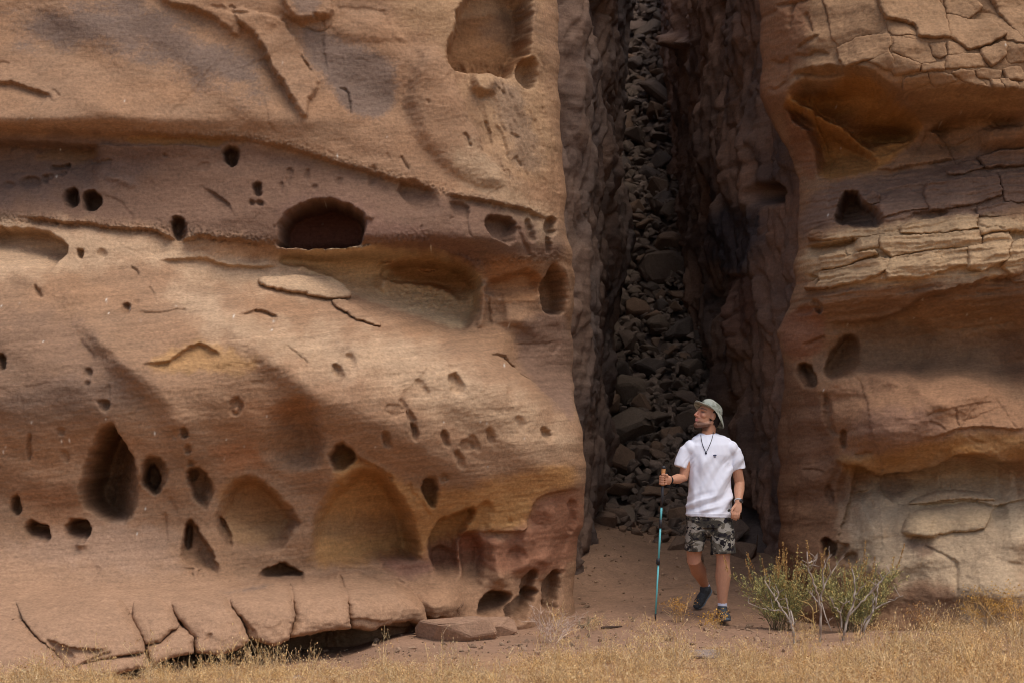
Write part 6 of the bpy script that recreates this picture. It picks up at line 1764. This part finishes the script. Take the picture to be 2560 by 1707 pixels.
def build_dead_shrub():
    rs = np.random.default_rng(55)
    ZD = Zm(1800, 1300, 3.095)
    root = empty('dead_shrub', tuple(world_at(2080, 1612, 14.55)))
    BARK = toned('dead_bark', 0.9, 0.1)
    stems = [
        [((775, 1010), (772, 860), (782, 700), (760, 615), (735, 500), (692, 400), (680, 330), (672, 250)), ((785, 620), (790, 560), (830, 450), (900, 345), (955, 280)), ((800, 520), (795, 380), (820, 330), (852, 262)), ((690, 350), (715, 345), (742, 350)), ((683, 335), (710, 315), (742, 300)), ((755, 625), (725, 590), (700, 556)), ((790, 640), (810, 740), (865, 850))],
        [((950, 1000), (960, 880), (985, 760), (1035, 640), (1042, 560), (1045, 480), (1022, 370)), ((990, 750), (1080, 650), (1180, 545), (1240, 470), (1310, 395)), ((945, 830), (935, 720), (880, 660), (848, 590)), ((1040, 580), (1075, 545), (1115, 510)), ((930, 720), (950, 650), (1010, 625)), ((1160, 560), (1200, 505), (1240, 480))],
        [((1090, 960), (1112, 860), (1165, 730), (1195, 680), (1215, 600), (1218, 540), (1232, 480)), ((1190, 690), (1178, 640), (1200, 600)), ((1195, 680), (1260, 650), (1400, 590), (1420, 575)), ((1160, 740), (1110, 780), (1080, 900))],
        [((580, 960), (570, 880), (550, 790), (490, 700), (440, 640), (412, 560), (345, 470)), ((545, 780), (530, 690), (520, 600)), ((490, 700), (460, 690), (380, 700), (220, 640)), ((430, 620), (455, 570), (450, 540)), ((548, 700), (575, 790), (560, 830))],
        [((730, 830), (722, 720), (700, 640), (580, 605)), ((722, 780), (650, 740), (600, 720)), ((722, 720), (745, 705), (760, 690))],
    ]
    for si, st in enumerate(stems):
        t = Tuft(); Y = 14.55 + rs.normal() * 0.08
        g = S(162, 146, 130) if si < 4 else S(190, 158, 100)
        for bi, br in enumerate(st):
            p = jitter_path(ZD(*br), Y, rs)
            r0 = (0.0105 if bi == 0 else 0.0068) * (0.5 if si == 4 else 1)
            stem_tube(t, p, list(np.linspace(r0, r0 * 0.42, len(p))), g * rs.uniform(0.85, 1.1), 6)
            for k in range(3 if si < 4 else 1):
                i = rs.integers(len(p) // 2, len(p)); b = np.array(p[i])
                d = rs.normal(size=3) * 0.03 + np.array([0, 0, 0.035])
                stem_tube(t, [b, b + d * 0.6 + rs.normal(size=3) * 0.004, b + d], [0.003, 0.0025, 0.0015], g * 0.95, 4)
        o = t.build('stem', BARK, root)
        me = o.data; co = np.zeros(len(me.vertices) * 3); me.vertices.foreach_get('co', co)
        me.vertices.foreach_set('co', (co.reshape(-1, 3) - np.array(root.location)).ravel()); me.update()
        me.polygons.foreach_set('use_smooth', np.full(len(me.polygons), True))
    tag(root, 'leafless grey dead shrub with forked bare branches in front of the green bush', 'dead shrub')
build_dead_shrub()

def local(o, root):
    me = o.data; co = np.zeros(len(me.vertices) * 3); me.vertices.foreach_get('co', co)
    me.vertices.foreach_set('co', (co.reshape(-1, 3) - np.array(root.location)).ravel()); me.update()

def build_bush(u0, v0, Y, W, Hh, seed, nst, spike, label):
    rs = np.random.default_rng(seed)
    base = np.array(world_at(u0, v0, Y)); base[2] = float(ground_z(base[0], base[1])) - 0.02
    root = empty('green_bush', tuple(base))
    ts, tl, tk = Tuft(), Tuft(), Tuft()
    gr = [S(136, 132, 88), S(116, 118, 76), S(152, 144, 96), S(104, 108, 72), S(160, 142, 90)]
    for k in range(nst):
        ang = rs.uniform(0, 6.28); lean = rs.uniform(0.05, 1.0)
        d = np.array([math.cos(ang) * lean * W / Hh, math.sin(ang) * lean * 0.7 * W / Hh, 1.0])
        l = Hh * rs.uniform(0.55, 1.0) / 1.0
        b = base + np.array([rs.normal() * 0.10 * W, rs.normal() * 0.08, 0])
        p1 = b + d * l * 0.5 * np.array([0.8, 0.8, 1]); p2 = b + d * l + rs.normal(size=3) * 0.03
        ts.ribbon([b, p1, p2], 0.007, S(112, 96, 70) * rs.uniform(0.8, 1.1), rs)
        for j in range(rs.integers(9, 14)):
            f = rs.uniform(0.25, 1.0); q = b * (1 - f) ** 2 + 2 * f * (1 - f) * p1 + f * f * p2 if False else (b + (p1 - b) * f * 2 if f < 0.5 else p1 + (p2 - p1) * (f - 0.5) * 2)
            e = q + (d / np.linalg.norm(d) * 0.6 + rs.normal(size=3) * 0.42) * rs.uniform(0.05, 0.13)
            ts.ribbon([q, e], 0.0035, S(116, 112, 72), rs)
            for z in range(rs.integers(7, 12)):
                w = rs.random(); c = gr[rs.integers(5)] * np.array([1.12, 1.02, 0.9]) * rs.uniform(1.2, 1.8)
                tl.leaf(q + (e - q) * w + rs.normal(size=3) * 0.008, d * 0.8 + rs.normal(size=3) * 0.7, rs.uniform(0.016, 0.032), rs.uniform(0.004, 0.008), c, rs)
        if rs.random() < spike:
            dd = d / np.linalg.norm(d) * 0.5 + np.array([0, 0, 0.8]) + rs.normal(size=3) * 0.12; dd /= np.linalg.norm(dd)
            L_ = rs.uniform(0.10, 0.24)
            ts.ribbon([p2, p2 + dd * L_], 0.004, S(150, 110, 62), rs)
            for z in range(int(L_ * 420)):
                f = rs.random(); c = [S(190, 146, 84), S(172, 130, 76), S(200, 158, 98), S(160, 124, 78)][rs.integers(4)] * rs.uniform(0.8, 1.1)
                tk.leaf(p2 + dd * L_ * f + rs.normal(size=3) * 0.006 * (1.15 - f), dd + rs.normal(size=3) * 0.6, rs.uniform(0.010, 0.018), rs.uniform(0.005, 0.009), c, rs)
    for t, nm in ((ts, 'stem'), (tl, 'foliage'), (tk, 'seed_spikes')):
        if t.n:
            o = t.build(nm, GREEN, root); local(o, root); o['kind'] = 'stuff'
    tag(root, label, 'bush', 'green bushes at the foot of the cliff')
build_bush(1950, 1572, 15.75, 0.46, 0.50, 61, 62, 0.48, 'bush with tall rusty seed spikes beside the walker and the cleft')
build_bush(2140, 1572, 15.5, 0.52, 0.54, 62, 74, 0.25, 'greener leafy bush against the pale foot of the cliff')

def build_twig_bush(u0, v0, W, Hh, seed, nst, col, label, name='twig_bush', cat='dry bush', seeds=None, group=None):
    rs = np.random.default_rng(seed)
    Y = 1.5 * F / (v0 - HV)
    base = np.array(world_at(u0, v0, Y)); base[2] = float(ground_z(base[0], base[1])) - 0.01
    root = empty(name, tuple(base)); t, tk = Tuft(), Tuft()
    def grow(p, d, l, w, lev):
        e = p + d * l; m = p + d * l * 0.5 + rs.normal(size=3) * l * 0.08
        t.ribbon([p, m, e], w, col * rs.uniform(0.75, 1.2), rs, 0.6)
        if lev:
            for k in range(rs.integers(3, 5)):
                f = rs.uniform(0.4, 1.0); dd = d + rs.normal(size=3) * 0.55; dd[2] = abs(dd[2]) * 0.8; dd /= np.linalg.norm(dd)
                grow(p + d * l * f, dd, l * rs.uniform(0.35, 0.65), w * 0.65, lev - 1)
        elif seeds is not None:
            for z in range(3):
                tk.leaf(e + rs.normal(size=3) * 0.008, rs.normal(size=3), rs.uniform(0.008, 0.016), rs.uniform(0.006, 0.010), seeds * rs.uniform(0.75, 1.2), rs)
    for k in range(nst):
        a = rs.uniform(0, 6.28); s_ = rs.uniform(0.15, 1.1)
        d = np.array([math.cos(a) * s_ * W / Hh, math.sin(a) * s_ * 0.6 * W / Hh, 1.0]); l = Hh * rs.uniform(0.45, 0.8); d /= np.linalg.norm(d)
        grow(base + np.array([rs.normal() * 0.03, rs.normal() * 0.03, 0]), d, l, 0.005, 2)
    o = t.build('twigs', STRAW, root); local(o, root); o['kind'] = 'stuff'
    if seeds is not None:
        o = tk.build('seed_heads', STRAW, root); local(o, root); o['kind'] = 'stuff'
    tag(root, label, cat, group)
build_twig_bush(1375, 1606, 0.32, 0.30, 71, 26, S(196, 170, 150), 'low pale bush of bare twigs at the foot of the cliff corner')
build_twig_bush(1700, 1560, 0.16, 0.26, 72, 9, S(190, 150, 100), 'thin dry weed between the pole and the trailing foot', 'dry_weed', 'weed', S(190, 140, 72))
build_twig_bush(1795, 1572, 0.12, 0.14, 73, 9, S(190, 150, 96), 'short dry weed in front of the leading shoe', 'dry_weed', 'weed', S(204, 156, 76))
build_twig_bush(2470, 1590, 0.30, 0.42, 74, 18, S(190, 150, 92), 'tall yellow dry weed before the pale rock, inner of two at the picture edge', 'dry_weed', 'weed', S(196, 150, 74))
build_twig_bush(2555, 1600, 0.30, 0.36, 75, 18, S(186, 146, 90), 'tall yellow dry weed cut by the right picture edge', 'dry_weed', 'weed', S(190, 140, 66))
build_twig_bush(2300, 1592, 0.22, 0.22, 76, 14, S(170, 132, 92), 'small brown dry weed between the bushes and the yellow weeds', 'dry_weed', 'weed', S(160, 112, 66))
build_twig_bush(1135, 1578, 0.10, 0.26, 77, 4, S(140, 112, 90), 'single thin dark weed standing before the reddish rock foot', 'dry_weed', 'weed')
build_twig_bush(1470, 1570, 0.10, 0.14, 78, 7, S(150, 138, 110), 'tiny grey weed on bare sand left of the pole', 'dry_weed', 'weed')

# ------------------------------------------------------------------ loose stones and sticks on the sand
def build_stone(name, u, v, size, seed, mat, label, rot=0.0, sink=0.3):
    me = rock_mesh(name, seed, size, 26, 0.04 * min(size))
    me.materials.append(mat)
    Y = 1.5 * F / (v - HV); p = world_at(u, v, Y)
    o = bpy.data.objects.new(name, me); COL.objects.link(o)
    o.location = (p.x, p.y, float(ground_z(p.x, p.y)) + size[2] * (0.5 - sink))
    o.rotation_euler = (0, 0, rot)
    tag(o, label, 'rock')
    return o
STONE = rock_material('loose_stone', 1.1, 0.6, 8.0, S(150, 118, 94)); STONE2 = rock_material('grey_stone', 1.1, 0.6, 4.0, S(140, 122, 108))
build_stone('boulder', 1140, 1596, (0.62, 0.5, 0.26), 811, STONE, 'low layered boulder lying at the end of the rock ledge', 0.2)
build_stone('boulder', 1235, 1585, (0.40, 0.36, 0.20), 812, STONE, 'rounded sandy boulder under the arched foot of the cliff corner', 0.9)
build_stone('flat_stone', 1745, 1640, (0.38, 0.26, 0.09), 813, STONE2, 'flat grey stone half hidden in dry grass below the walker', 0.3)
build_stone('flat_stone', 700, 1668, (0.30, 0.22, 0.07), 814, STONE2, 'flat pale stone in front of the rock ledge', 0.1)
build_stone('flat_stone', 2290, 1570, (0.50, 0.30, 0.12), 815, STONE, 'tan slab of rock behind the dead shrub', -0.3)
STICK = plain('dead_wood', S(74, 58, 48), 0.9, 0.1, 0.2, 40)
for k, (u, v, l, a, lab) in enumerate(((1560, 1458, 0.26, -0.5, 'dark stick lying on the sand nearest the walker, left of the pole'), (1555, 1412, 0.22, -0.25, 'dark stick on the sand halfway up the slope'), (1585, 1402, 0.20, -0.3, 'short dark stick on the sand close below the scree'), (1555, 1490, 0.14, -0.1, 'small dark twig lying flat on bare sand'), (1530, 1570, 0.16, 0.05, 'dark twig on sand at the front edge of the cleft'))):
    rs = np.random.default_rng(840 + k)
    Y = 15.0
    for _ in range(30):
        X = (u - 1280) / F * Y; Y = (CZ - float(ground_z(X, Y))) * F / (v - HV)
    c = np.array([X, Y, float(ground_z(X, Y)) + 0.012])
    d = np.array([math.cos(a), 0.35, 0.0]) * l / 2
    pts = [c + d * t + np.array([0, 0, 0.008 * rs.normal()]) for t in (-1, -0.4, 0.3, 1)]
    for p in pts: p[2] = float(ground_z(p[0], p[1])) + 0.01
    o = mesh_from('stick', ring_tube(pts, [0.012, 0.013, 0.010, 0.005], 7), STICK)
    tag(o, lab, 'stick', 'sticks on the sand')

# gravel and crumbs of rock on the sand
def build_gravel():
    rs = np.random.default_rng(321)
    V, Fc, C, n = [], [], [], 0
    src = []
    for me in ROCKS[:6]:
        me.calc_loop_triangles()
        src.append((np.array([q.co[:] for q in me.vertices]), np.array([q.vertices[:] for q in me.loop_triangles])))
    for k in range(1500):
        q = rs.random()
        if q < 0.35: X, Y = rs.uniform(-1.9, 0.5), rs.uniform(13.4, 16.2)
        elif q < 0.75: X, Y = rs.uniform(0.5, 2.2), rs.uniform(14.2, 20.5)
        else: X, Y = rs.uniform(1.8, 4.6), rs.uniform(13.6, 16.2)
        a, t = src[rs.integers(6)]
        s = rs.choice([0.012, 0.02, 0.035, 0.06], p=[0.5, 0.3, 0.15, 0.05]) * rs.uniform(0.7, 1.4)
        R = np.array(Matrix.Rotation(rs.uniform(0, 6.3), 3, Vector(rs.normal(size=3)).normalized()))
        V.append((a @ R.T) * s + np.array([X, Y, float(ground_z(X, Y)) + 0.1 * s])); Fc.append(t + n); n += len(a)
        C.append(np.repeat((S(158, 128, 102) * rs.uniform(0.45, 1.2))[None], len(a), 0))
    o = raw_mesh('gravel', np.vstack(V), np.vstack(Fc), np.vstack(C), SANDSTONE, None, False)
    tag(o, 'small loose stones scattered over the sand', 'gravel', None, 'stuff')
build_gravel()
